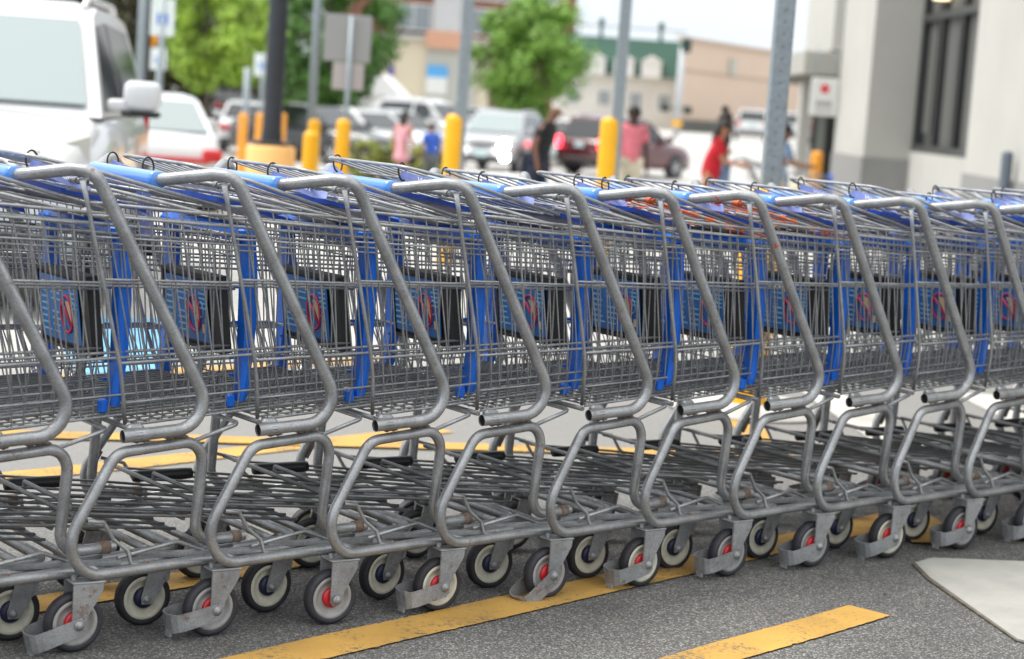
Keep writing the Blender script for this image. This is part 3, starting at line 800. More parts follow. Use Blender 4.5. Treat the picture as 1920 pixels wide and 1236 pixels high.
t = empty('round_marker', 'round orange marker disc on a bracket below the accessible sign', 'sign', p, RANG)
g = MB(); g.lathe([(.001, -.02), (.095, -.02), (.095, .02), (.001, .02)], 20, 'Y'); g.build('disc', mat('marker_orange', (.85, .33, .01), .5), t)
g = MB(); g.tube([(0, .03, 0), (-.08, .03, 0)], .012, 6); g.build('bracket', M['pole_black'], t)
# grey sign backs
p = at(652, 72, 22.72)
t = empty('road_sign', 'blank grey back of a large square road sign with a smaller plate below', 'sign', p, RANG)
g = MB(); g.box((0, 0, 0), (.54, .012, .53), bev=.005); g.build('plate', mat('sign_back_grey', (.31, .31, .31), .5, metal=.3), t)
g = MB(); g.box((.03, 0, -.43), (.36, .012, .31), bev=.005); g.build('small_plate', mat('sign_back_pink', (.42, .38, .37), .5, metal=.2), t)
post(649, 224, 22.76, at(652, 30, 22.7).z, .030, 'grey post carrying the blank sign back', group='grey posts in yellow bollards')
# dark lamp pole with painted base
p = at(505, 330, 21.2)
z0 = gz(p)
t = empty('lamp_pole', 'thick dark lamp pole rising out of an orange drum base', 'lamp pole', (p.x, p.y, z0), RANG)
g = MB(); g.lathe([(.13, .70), (.105, 1.0), (.095, 7.5)], 20, 'Z'); g.build('pole', M['pole_black'], t)
zb = at(505, 273, 21.2).z - z0
g = MB(); g.lathe([(.265, 0), (.265, zb - .03), (.245, zb), (.001, zb + .005)], 32, 'Z'); g.build('drum_base', mat('base_orange', (.86, .47, .16), .6, var=.06, vscale=3), t)
g = MB(); g.box((0, 0, zb + .03), (.36, .36, .04), bev=.008); g.build('base_plate', M['pole_black'], t)
g = MB(); g.tube([(0, 0, 7.4), (.9, 0, 7.6)], .05, 8); g.box((1.1, 0, 7.6), (.7, .3, .12), bev=.03); g.build('lamp_head', M['pole_black'], t)
# signal pole in front of the tan hall
p = at(1268, 240, 100); z0 = gz(p)
t = empty('signal_pole', 'slim pale grey signal pole with a dark lantern head against the tan hall', 'signal', (p.x, p.y, z0), RANG)
g = MB(); g.tube([(0, 0, 0), (0, 0, 4.5)], .16, 10); g.build('pole', mat('pole_pale', (.46, .49, .52), .5), t)
g = MB(); g.box((.18, 0, 4.6), (.5, .4, .7), bev=.08); g.box((.5, 0, 1.4), (.42, .3, .4), bev=.05); g.box((-.65, 0, 1.45), (.42, .3, .4), bev=.05); g.tube([(-.6, 0, 1.45), (.5, 0, 1.45)], .04, 6); g.build('signal_head', mat('lantern_dark', (.015, .035, .03), .5), t)
g = MB(); g.box((0, -.12, .7), (.5, .1, .3)); g.build('yellow_band', M['yellow'], t)

# ------------------------------------------------------------------ vehicles
def car(label, px, py, D, head, kind='sedan', paint='carwhite', lights=None, group=None, glass='glass_dark', rd_pos=None, name='parked_car', cat='car', tail_lit=False):
    """local +X is the nose; origin on the ground below the middle"""
    p = rdpt(*rd_pos, 0) if rd_pos else gat(px, py, D)
    p = Vector((p.x, p.y, gz(p)))
    t = empty(name, label, cat, p, head, group)
    P = M[paint]
    if kind == 'suv':
        Lh, W, zr, zh, zb = 2.25, .90, 1.66, 1.04, .26
        top = [(-2.22, .86), (-2.18, 1.02), (-1.6, 1.06), (.85, 1.04), (1.55, .99), (2.05, .90), (2.24, .74)]
        gh = [(-2.16, 1.0), (-1.80, zr - .04), (-1.2, zr), (-.1, zr), (.25, zr - .06), (1.02, 1.03)]
    else:
        Lh, W, zr, zh, zb = 2.30, .87, 1.43, .92, .20
        top = [(-2.30, .74), (-2.22, .95), (-1.5, .97), (.8, .93), (1.5, .85), (2.1, .74), (2.28, .60)]
        gh = [(-1.55, .95), (-.95, zr - .05), (-.5, zr), (.1, zr), (.35, zr - .05), (1.12, .91)]
    rings = []
    for (x, zt) in top:
        e = min(1.0, (abs(x) / Lh) ** 6)
        wd = W * (1 - .10 * e)
        zl = zb + .10 * e
        rg = [(0, zl), (wd * .90, zl), (wd * .97, zl + .10), (wd, (zl + zt) * .5), (wd * .985, zt - .16), (wd * .93, zt - .04), (wd * .84, zt), (wd * .4, zt + .022), (0, zt + .028)]
        full = rg + [(-a, b) for a, b in reversed(rg[1:-1])]
        rings.append([Vector((x, a, b)) for a, b in full])
    g = MB(); g.loft(rings)
    g.build('body', P, t)
    # cabin: closed prism with tumblehome, rounded at the roof
    gr = []
    zbs = min(z for _, z in gh)
    for (x, z) in gh:
        f = (z - zbs) / (zr - zbs)
        hw = W * (.93 - .20 * f)
        gr.append((x, z, hw))
    g = MB()
    lo = [Vector((x, s * h, z)) for s in (1,) for (x, z, h) in gr]
    n = len(gr)
    vs = [(x, h, z) for x, z, h in gr] + [(x, -h, z) for x, z, h in gr] + [(x, h * .80, z + (.03 if 0 < i < n - 1 else 0)) for i, (x, z, h) in enumerate(gr)] + [(x, -h * .80, z + (.03 if 0 < i < n - 1 else 0)) for i, (x, z, h) in enumerate(gr)]
    fs = [tuple(range(n)), tuple(reversed(range(n, 2 * n)))]
    for i in range(n - 1):
        fs += [(i, 2 * n + i, 2 * n + i + 1, i + 1), (2 * n + i, 3 * n + i, 3 * n + i + 1, 2 * n + i + 1), (3 * n + i, n + i, n + i + 1, 3 * n + i + 1)]
    fs.append((0, n, 3 * n, 2 * n)); fs.append((n - 1, 2 * n + n - 1, 3 * n + n - 1, n + n - 1))
    g.add(vs, fs)
    g.build('cabin', P, t)
    G = M[glass]
    def lerp(a, b, f): return Vector(a) * (1 - f) + Vector(b) * f
    # windscreen / rear window
    def pane(i0, i1, nm, mm, off):
        a, b = gr[i0], gr[i1]
        nrm = Vector((b[1] - a[1], 0, a[0] - b[0])); nrm = nrm.normalized() * (off if nrm.x * off > 0 or True else -off)
        if (nrm.x > 0) != (a[0] > 0 if nm == 'windscreen' else False): nrm = -nrm
        q = []
        for (f, s) in ((.07, -.90), (.07, .90), (.90, .88), (.90, -.88)):
            c = lerp((a[0], 0, a[1]), (b[0], 0, b[1]), f); hw = a[2] * (1 - f) + b[2] * f
            q.append(c + Vector((0, hw * s, 0)) + nrm + Vector((0, 0, .016)))
        o = MB(); q2 = [v - nrm * .6 for v in q]
        o.add(q + q2, [(0, 1, 2, 3), (7, 6, 5, 4), (0, 4, 5, 1), (1, 5, 6, 2), (2, 6, 7, 3), (3, 7, 4, 0)])
        return o.build(nm, mm, t)
    pane(5, 4, 'windscreen', M['glass_pale'] if glass != 'glass_dark' else G, .02)
    pane(0, 1, 'rear_window', M['glass_pale'] if glass == 'glass_pale2' else G, .02)
    for s in (1, -1):
        def sp(x, z):
            f = (z - zbs) / (zr - zbs); return Vector((x, s * (W * (.93 - .20 * f) + .006), z))
        zt_ = zr - .11; zl_ = zbs + .06
        xf_b, xf_t, xm, xr_b, xr_t = gh[5][0] - .22, gh[4][0] - .02, (-.30), gh[0][0] + .32, gh[1][0] + .16
        for poly in ([(xf_b, zl_), (xf_t, zt_), (xm + .05, zt_ + .03), (xm + .05, zl_)], [(xm - .05, zl_), (xm - .05, zt_ + .03), (xr_t, zt_), (xr_b, zl_)]):
            q = [sp(*v) for v in poly]; q2 = [v - Vector((0, s * .02, 0)) for v in q]
            o = MB(); o.add(q + q2, [(0, 1, 2, 3), (7, 6, 5, 4), (0, 4, 5, 1), (1, 5, 6, 2), (2, 6, 7, 3), (3, 7, 4, 0)])
            o.build('side_window', M['glass_dark'], t)
        # mirror
        o = MB(); mx_ = gh[5][0] - .26
        o.blob((mx_, s * (W + .125), zh + .125), (.14, .215, .17)); o.blob((mx_, s * (W + .01), zh + .065), (.09, .16, .07))
        mm = o.build('mirror', P, t)
        o = MB(); o.box((mx_ - .01, s * (W + .12), zh + .022), (.14, .22, .035), bev=.015); o.build('mirror_base', M['trim'], mm)
        if kind == 'suv':
            o = MB(); o.tube(fillet([(-1.75, s * .60, zr - .01), (-1.6, s * .60, zr + .055), (-.15, s * .60, zr + .055), (.05, s * .60, zr - .01)], .06, 4), .022, 8); o.build('roof_rail', M['chrome'], t)
        # wheels
        for x in (1.36, -1.36):
            o = MB(); rr = .345 if kind == 'suv' else .315
            o.lathe([(rr * .62, .10), (rr * .96, .11), (rr, .07), (rr, -.10), (rr * .9, -.11), (.02, -.11)], 24, 'Y', (x, s * (W - .10), rr))
            wh = o.build('wheel', M['trim'], t)
            o = MB(); c = (x, s * (W - .10) + s * .085, rr)
            o.lathe([(.02, .02 * s), (rr * .58, .0), (rr * .64, .012 * s), (rr * .66, 0)], 20, 'Y', c)
            for k in range(5):
                a = k * 2 * PI / 5; o.box((c[0] + .11 * math.cos(a), c[1] + .02 * s, c[2] + .11 * math.sin(a)), (.19, .012, .05), Matrix.Rotation(-a, 3, 'Y'))
            o.build('rim', M['chrome'], wh)
            o = MB(); o.lathe([(rr * 1.02, 0), (rr * 1.17, 0), (rr * 1.17, -.03 * s)], 24, 'Y', (x, s * (W + .004), rr)); o.build('wheel_arch', M['trim'] if kind == 'suv' else P, t)
        # lights
        o = MB(); hx = top[-2][0] + .06
        o.loft([[Vector((hx - .34, s * (W * .95), zh - .22)), Vector((hx - .34, s * (W * .95), zh - .09)), Vector((hx - .36, s * W * .9, zh - .06)), Vector((hx - .36, s * W * .9, zh - .22))],
                [Vector((hx + .13, s * .55, zh - .34)), Vector((hx + .13, s * .55, zh - .20)), Vector((hx + .03, s * .54, zh - .14)), Vector((hx + .03, s * .54, zh - .34))]], False)
        hl = o.build('headlight', M['lamp_off'], t)
        o = MB(); q_ = 1.75 if lights else 1.0; o.lathe([(.001, .0), (.06 * q_, 0), (.075 * q_, -.03), (.001, -.05)], 14, 'X', (hx + (.19 if lights else .15), s * .64, zh - .25)); o.build('bulb', M['lamp_lit'] if lights else M['chrome'], hl)
        if lights:
            o = MB(); o.lathe([(.001, .0), (.10, 0), (.11, -.03), (.001, -.05)], 14, 'X', (2.30, s * .68, zb + .20)); o.build('fog_lamp', M['lamp_lit'], t)
        o = MB()
        if kind == 'suv': o.box((top[0][0] - .005, s * (W * .83), zh - .12), (.10, .17, .32), bev=.03)
        else: o.box((top[0][0] + .02, s * (W * .78), zh - .17), (.12, .22, .15), bev=.03)
        o.build('tail_light', M['tail_lit'] if tail_lit else M['tail'], t)
    o = MB(); o.box((2.21, 0, zh - .28), (.08, 1.0, .12), bev=.02); gl = o.build('grille', M['trim'], t)
    o = MB(); o.box((2.20, 0, zb + .12), (.14, W * 1.72, .20), bev=.04); o.build('bumper', M['trim'], t)
    o = MB(); o.box((top[0][0] + .04, 0, zb + .16), (.14, W * 1.72, .22), bev=.04); o.build('bumper', M['trim'], t)
    o = MB(); o.box((2.285, 0, zb + .26), (.02, .34, .17)); o.build('number_plate', M['plate'], t)
    o = MB(); o.box((top[0][0] - .03, 0, zh - .16 if kind == 'suv' else zh - .33), (.02, .32, .16)); o.build('number_plate', M['plate'], t)
    if kind == 'sedan':
        o = MB(); o.box((top[0][0] - .012, 0, zh - .235), (.06, 1.3, .06), bev=.01); o.build('light_bar', M['tail'], t)
    return t
# white crossover at the left, nose to the camera
fc = Vector((-3.04, 9.75))                     # nose centre as right, forward
hd = Vector((.107, -.994))
mid = fc - hd * 2.25
car('large white crossover facing the camera at the left edge', 0, 0, 0, rd(hd.x, hd.y), 'suv', 'carwhite', rd_pos=(mid.x, mid.y), glass='glass_pale', name='parked_crossover')
fc = Vector((-4.05, 21.6)); hd = Vector((-.27, .963)); mid = fc + hd * 2.3
car('white sedan seen from behind with a red light bar, next to the white crossover', 0, 0, 0, rd(hd.x, hd.y), 'sedan', 'carwhite', rd_pos=(mid.x, mid.y), glass='glass_pale2').scale = (1, 1, .90)
car('black sedan parked behind the dark lamp pole', 592, 250, 50, rd(.80, -.60), 'sedan', 'carblack', group='cars parked in the far row')
car('white sedan parked next to the black sedan', 672, 240, 54, rd(.80, -.60), 'sedan', 'carwhite', group='cars parked in the far row')
car('silver sedan parked behind the person in pink', 735, 235, 59, rd(.82, -.57), 'sedan', 'carsilver', group='cars parked in the far row')
car('white crossover parked at the right end of the far row', 812, 230, 66, rd(.82, -.57), 'suv', 'carwhite', group='cars parked in the far row')
car('white crossover driving forward with its headlamps lit', 938, 270, 55.5, rd(-.22, -.975), 'suv', 'carpearl', lights=True, name='moving_crossover', glass='glass_pale')
car('maroon crossover seen from behind with one lit tail lamp', 1172, 285, 58, rd(.62, .78), 'suv', 'carmaroon', tail_lit=True, name='maroon_crossover')
car('white hatchback between the person in black and the maroon crossover', 1082, 300, 63, rd(-.3, -.95), 'sedan', 'carwhite', group='cars behind the walkers')
car('pale far car just right of the shoppers by the cart', 1408, 246, 108, rd(.1, 1), 'suv', 'carwhite', group='far cars before the tan hall')
car('pale far car right of the tall near post', 1490, 248, 112, rd(.1, 1), 'suv', 'carsilver', group='far cars before the tan hall')
car('dark far car between the white crossover and the far row', 885, 235, 72, rd(.3, .95), 'sedan', 'carblack', group='cars behind the walkers')
car('dark car low at the left of the lamp pole base', 432, 240, 78, rd(-.2, .98), 'sedan', 'carblack', group='cars by the lamp pole')
car('small white car behind the far orange bollards', 474, 205, 55, rd(-.1, .99), 'sedan', 'carwhite', group='cars by the lamp pole')

# ------------------------------------------------------------------ people
def skin_mesh(name, verts, edges, radii, material, root_i=0, sub=1):
    me = bpy.data.meshes.new(name + '_cage')
    me.from_pydata([tuple(v) for v in verts], edges, [])
    o = bpy.data.objects.new(name + '_cage', me); COL.objects.link(o)
    md = o.modifiers.new('skin', 'SKIN')
    for i, r_ in enumerate(radii):
        me.skin_vertices[0].data[i].radius = (r_, r_) if not isinstance(r_, tuple) else r_
        me.skin_vertices[0].data[i].use_root = (i == root_i)
    sb = o.modifiers.new('sub', 'SUBSURF'); sb.levels = sub; sb.render_levels = sub
    dg = bpy.context.evaluated_depsgraph_get()
    out = bpy.data.meshes.new_from_object(o.evaluated_get(dg))
    bpy.data.objects.remove(o)
    out.name = name
    out.materials.clear(); out.materials.append(material)
    for p_ in out.polygons: p_.use_smooth = True
    return out
def person(label, px, py_head, D, height, face, skin, shirt, legs, hair='short', lean=0.0, arms='down', skirt=False, stride=.12, sleeves='short', dress=None, group=None):
    """local +X is the way they face; head top is placed at the pixel row given by height above the ground"""
    p = gat(px, py_head, D)
    t = empty('person', label, 'person', p, face, group)
    k = height / 1.72
    ca, sa = math.cos(lean), math.sin(lean)
    hip = Vector((0, 0, .92))
    def up(x, y, z):                       # torso frame leans about the hip
        return (hip + Vector((x * ca + z * sa, y, -x * sa + z * ca))) * k
    def lg(x, y, z): return Vector((x, y, z)) * k
    J = {'pel': up(0, 0, 0), 'waist': up(0, 0, .16), 'chest': up(.01, 0, .38), 'neck': up(.0, 0, .56), 'headb': up(.02, 0, .63), 'heads': up(.03, 0, .72), 'headt': up(.02, 0, .77)}
    for s, n in ((1, 'l'), (-1, 'r')):
        st = stride * s
        J['hip' + n] = lg(0, .09 * s, .90); J['kn' + n] = lg(.04 + st * .6, .10 * s, .49); J['an' + n] = lg(st, .10 * s, .09); J['to' + n] = lg(st + .17, .11 * s, .035)
        J['sh' + n] = up(0, .185 * s, .50)
        if arms == 'push':
            J['el' + n] = up(.16, .23 * s, .26); el = J['el' + n]; J['wr' + n] = el + Vector((.24, -.03 * s, -.02)) * k
        elif arms == 'down':
            J['el' + n] = up(-.02, .25 * s, .22); el = J['el' + n]; J['wr' + n] = el + Vector((.05, .01 * s, -.25)) * k
        else:                              # carry: one arm bent
            J['el' + n] = up(-.03, .25 * s, .22); el = J['el' + n]; J['wr' + n] = el + (Vector((.20, -.05, .03)) if s < 0 else Vector((.05, 0, -.25))) * k
        d = (J['wr' + n] - J['el' + n]).normalized()
        J['pa' + n] = J['wr' + n] + d * .07 * k
        sd_ = Vector((d.z, 0, -d.x)) if abs(d.x) > .3 else Vector((1, 0, 0))
        lat = Vector((0, 1, 0))
        for q in range(4): J['f%d%s' % (q, n)] = J['pa' + n] + d * (.075 - .012 * abs(q - 1.4)) * k + sd_ * (q - 1.5) * .019 * k
        J['th' + n] = J['wr' + n] + d * .05 * k + sd_ * .05 * k
    E_ = [('pel', 'waist'), ('waist', 'chest'), ('chest', 'neck'), ('neck', 'headb'), ('headb', 'heads'), ('heads', 'headt')]
    for n in 'lr':
        E_ += [('pel', 'hip' + n), ('hip' + n, 'kn' + n), ('kn' + n, 'an' + n), ('an' + n, 'to' + n), ('chest', 'sh' + n), ('sh' + n, 'el' + n), ('el' + n, 'wr' + n), ('wr' + n, 'pa' + n), ('wr' + n, 'th' + n)] + [('pa' + n, 'f%d%s' % (q, n)) for q in range(4)]
    Rr = {'pel': .125, 'waist': .115, 'chest': .13, 'neck': .052, 'headb': .072, 'heads': .095, 'headt': .070, 'hip': .085, 'kn': .056, 'an': .038, 'to': .030, 'sh': .055, 'el': .040, 'wr': .027, 'pa': .030, 'th': .010, 'f0': .009, 'f1': .009, 'f2': .009, 'f3': .008}
    names = list(J)
    def rad(n): return Rr.get(n) or Rr.get(n[:-1])
    idx = {n: i for i, n in enumerate(names)}
    b = link('body', skin_mesh('body', [J[n] for n in names], [(idx[a], idx[c]) for a, c in E_], [rad(n) * k for n in names], M[skin]), t)
    # face: nose, eyes, ears as small shapes on the head
    hc = J['heads']; g = MB()
    fx = Vector((ca, 0, -sa)); fz = Vector((sa, 0, ca)); fy = Vector((0, 1, 0))
    def fp(x, y, z): return hc + (fx * x + fy * y + fz * z) * k
    g.add([fp(.085, -.016, -.035), fp(.085, .016, -.035), fp(.120, 0, -.030), fp(.090, 0, .02)], [(0, 1, 2), (0, 2, 3), (1, 3, 2)], True)
    for s in (1, -1): g.box(fp(-.0, s * .092, -.01), (.045 * k, .018 * k, .06 * k), bev=.006)
    g.build('nose_and_ears', M[skin], b)
    g = MB()
    for s in (1, -1): g.box(fp(.090, s * .033, .015), (.014 * k, .022 * k, .010 * k), bev=.003)
    g.box(fp(.090, 0, -.066), (.012 * k, .045 * k, .010 * k), bev=.003)
    g.build('eyes_and_mouth', M['hair'], b)
    def garment(nm, vs, es, rs, mm): return link(nm, skin_mesh(nm, vs, es, rs, M[mm]), t)
    if dress:
        mid_ = lg(.0, 0, .72); hem = lg(0, 0, .56)
        vs = [J['pel'], J['waist'], J['chest'], J['neck'] * .55 + J['chest'] * .45, J['shl'], J['shr'], mid_, hem]
        garment('dress', vs, [(0, 1), (1, 2), (2, 3), (2, 4), (2, 5), (0, 6), (6, 7)], [.155 * k, .135 * k, .145 * k, .10 * k, .07 * k, .07 * k, .20 * k, .235 * k], dress)
    else:
        vs = [J['pel'] - Vector((0, 0, .10)), J['waist'], J['chest'], J['chest'] * .25 + J['neck'] * .75]; es = [(0, 1), (1, 2), (2, 3)]; rs = [.165 * k, .155 * k, .165 * k, .085 * k]
        for n in 'lr':
            f = .72 if sleeves == 'short' else 1.0
            i = len(vs); vs += [J['sh' + n], J['sh' + n] * (1 - f) + J['el' + n] * f]; es += [(2, i), (i, i + 1)]; rs += [.092 * k, .070 * k]
            if sleeves == 'long': vs.append(J['wr' + n]); es.append((i + 1, i + 2)); rs.append(.040 * k)
        garment('shirt', vs, es, rs, shirt)
        vs = [J['pel'] - Vector((0, 0, .06)) * k]; es = []; rs = [.150 * k]
        if skirt:
            vs += [lg(0, 0, .70), lg(0, 0, .50)]; es = [(0, 1), (1, 2)]; rs += [.17 * k, .19 * k]; garment('skirt', vs, es, rs, legs)
        else:
            for n in 'lr':
                i = len(vs); vs += [J['hip' + n] - Vector((0, 0, .04)), J['kn' + n], J['an' + n]]; es += [(0, i), (i, i + 1), (i + 1, i + 2)]; rs += [.105 * k, .082 * k, .065 * k]
            garment('trousers', vs, es, rs, legs)
    for n in 'lr':
        g = MB(); c = (J['an' + n] + J['to' + n]) / 2; g.box((c.x + .01, c.y, .04 * k), (.26 * k, .095 * k, .085 * k), bev=.03); g.build('shoe', M['shoe'], t)
    if hair != 'bald':
        g = MB(); rg = []
        for i in range(7):
            a = i / 6 * PI * .56
            rg.append([fp(-.012 + .108 * math.sin(a) * math.cos(q) * (1 if math.cos(q) < 0 else .86), .104 * math.sin(a) * math.sin(q), .02 + .105 * math.cos(a)) for q in [2 * PI * j / 14 for j in range(14)]])
        g.loft(rg)
        if hair in ('long', 'bun'):
            g.loft([[fp(-.075 + .05 * math.cos(q) * f, .085 * f * math.sin(q), zz) for q in [2 * PI * j / 10 for j in range(10)]] for f, zz in ((.6, .06), (1.1, 0), (1.1, -.10), (1.0, -.20), (.5, -.27))])
        if hair == 'bun':
            g.lathe([(.001, .05), (.045, .03), (.055, 0), (.04, -.04), (.001, -.05)], 12, 'Z', tuple(fp(-.05, 0, .15)))
        g.build('hair', M['hair'], t)
    return t
def ph(px, py, D):
    """standing height that puts a head top at the pixel"""
    q = at(px, py, D); return q.z - gz(q)
person('person in a pink short sleeved shirt walking beside a yellow bollard', 1188, 203, 27, ph(1188, 203, 27), rd(.35, -.94), 'skin_dark', 'c_pink', 'c_cream', 'short', R(2), 'down')
person('stooping person in a black t-shirt leaning forward near the lit crossover', 1012, 203, 24.5, ph(1022, 190, 24.5), rd(.94, -.30), 'skin_brown', 'c_black', 'c_navy', 'bald', R(17), 'down')
person('person in a loose pale pink dress walking past the shrubs', 758, 210, 37, ph(758, 210, 37), rd(.5, .86), 'skin_tan', 'c_rose', 'c_rose', 'long', R(3), 'down', dress='c_rose')
person('person in a blue top walking right of the person in pink', 812, 232, 36, ph(812, 232, 36), rd(-.6, .8), 'skin_brown', 'c_blue', 'c_grey', 'short', R(3), 'down')
person('person in a red top and black skirt pushing a loaded cart', 1337, 226, 24, ph(1337, 226, 24), rd(.98, -.15), 'skin_tan', 'c_red', 'c_black', 'long', R(12), 'push', skirt=True)
person('person with black hair in a bun behind the person in red', 1354, 213, 26.5, ph(1354, 213, 26.5), rd(.9, -.4), 'skin_brown', 'c_black', 'c_denim', 'bun', R(4), 'carry')
person('person in a pale blue shirt and jeans right of the tall near post', 1464, 236, 26, ph(1464, 236, 26), rd(.9, -.4), 'skin_brown', 'c_sky', 'c_denim', 'short', R(6), 'push')

# ------------------------------------------------------------------ the shopping cart (local +X forward, y = -.325 is the near side)
def lhw(x): return .325 - .165 * x                   # half width of the chassis
PARTS = {}
def part(key, mb, m): PARTS[key] = (mb.mesh(key, M[m]), m)

def side_path(s):
    def q(x, z, dy=0): return (x, s * (lhw(x) + dy), z)
    return [q(.425, .207, -.006), q(.288, .207, -.006), q(.302, .436), q(.075, .424), q(-.083, .165), q(.50, .165), q(.93, .170)]
def chassis():
    g = MB()
    a, b = side_path(-1), side_path(1)
    pts = a + b[::-1]
    rad = [.045, .050, .055, .075, 0, .05] + [.05, 0, .075, .055, .050, .045]
    g.tube(fillet(pts, rad, 8), .0125, 12, cap=False)
    # cross members
    for x, z, r_ in ((.86, .172, .010), (.05, .166, .009)): g.tube([(x, -lhw(x) + .01, z), (x, lhw(x) - .01, z)], r_, 8)
    # weld beads on the top tube and small plates
    for s in (-1, 1):
        for x in (.125, .145, .205, .225, .245):
            g.lathe([(.001, -.005), (.012, 0), (.001, .005)], 8, 'Z', (x, s * lhw(x), .4450 + .02 * (x - .1)), mi=1)
        g.lathe([(.001, -.004), (.008, 0), (.001, .004)], 8, 'Z', (.165, s * (lhw(.15) - .006), .177), mi=1); g.lathe([(.001, -.012), (.0145, -.012), (.0145, .012), (.001, .012)], 12, 'X', (.40, s * (lhw(.40) - .006), .207), mi=1)
        g.tube([(-.013, s * (lhw(.0) - .006), .255), (.011, s * (lhw(.0) - .006), .300)], .007, 6, mi=1)
        # bent rack keeper
        g.tube(fillet([(.012, s * (lhw(.0) - .006), .283), (.062, s * (lhw(.05) - .022), .272), (.088, s * (lhw(.08) - .02), .232), (.122, s * (lhw(.1) - .015), .205), (.128, s * (lhw(.1) - .008), .176), (.165, s * (lhw(.15) - .006), .175)], .008, 4), .0046, 8)
        # forward keeper
        g.tube(fillet([(.10, s * (lhw(.1) - .02), .190), (.26, s * (lhw(.26) - .03), .206), (.33, s * (lhw(.3) - .02), .180), (.40, s * (lhw(.4) - .015), .185)], .02, 4), .0046, 8)
        g.box((.30, s * (lhw(.3) - .02), .178), (.26, .016, .012), Matrix.Rotation(-.165 * -s, 3, 'Z'))
    # bag bar: from the top bend up to a bar below the basket
    g.tube(fillet([(.262, -lhw(.262), .432), (.392, -.262, .466), (.400, .262, .466), (.262, lhw(.262), .432)], .022, 5), .0052, 8)
    return g
PARTS['chassis'] = (chassis().mesh('chassis', [M['steel'], M['weld']]), 'steel')
def upper():
    g = MB()
    def half(s):
        return [(.088, s * .312, .4585), (.312, s * .316, .474), (.004, s * .302, 1.014), (-.030, s * .262, 1.016), (-.108, s * .165, .9945)]
    a, b = half(-1), half(1)
    g.tube(fillet(a + [(-.112, -.05, .994), (-.112, .05, .994)] + b[::-1], [.062, .046, .03, .075, 0, 0, .075, .03, .046, .062], 9), .0140, 14, cap=False)
    for s in (-1, 1):      # black plugs paint the shade inside the open tube ends
        g.tube([(.0925, s * .3121, .4588), (.13, s * .313, .4614)], .0136, 12, cap=True, mi=1)
        # hinge lug with bolt and the gate rod end
        g.lathe([(.001, -.008), (.008, -.008), (.008, .008), (.001, .008)], 10, 'Y', (-.010, s * .282, .992))
        g.tube([(-.010, s * .282, .992), (-.004, s * .298, 1.002)], .006, 6)
        g.tube([(.142, s * .29, .463), (.115, s * .31, .462)], .010, 8)
        g.box((.121, s * .300, .468), (.040, .022, .028), bev=.006)
    return g
M['bore_shade'] = mat('tube_bore_shade', (.006, .006, .006), .9)
PARTS['handle_frame'] = (upper().mesh('handle_frame', [M['steel'], M['bore_shade']]), 'steel')
PARTS['handle_frame_marked'] = (upper().mesh('handle_frame_marked', [M['steel_marked'], M['bore_shade']]), 'steel_marked')
g = MB()
rings = []
for y, f in ((-.165, .88), (-.163, 1.0), (-.15, 1.02), (-.135, 1.0), (.135, 1.0), (.15, 1.02), (.163, 1.0), (.165, .88)):
    rg = []
    for k in range(16):
        a = 2 * PI * k / 16
        sx = .0205 * (abs(math.cos(a)) ** .75) * (1 if math.cos(a) > 0 else -1); sz = .0185 * (abs(math.sin(a)) ** .75) * (1 if math.sin(a) > 0 else -1)
        rg.append(Vector((-.110 + sx * f, y, .9945 + sz * f)))
    rings.append(rg)
g.loft(rings); part('grip', g, 'grip')
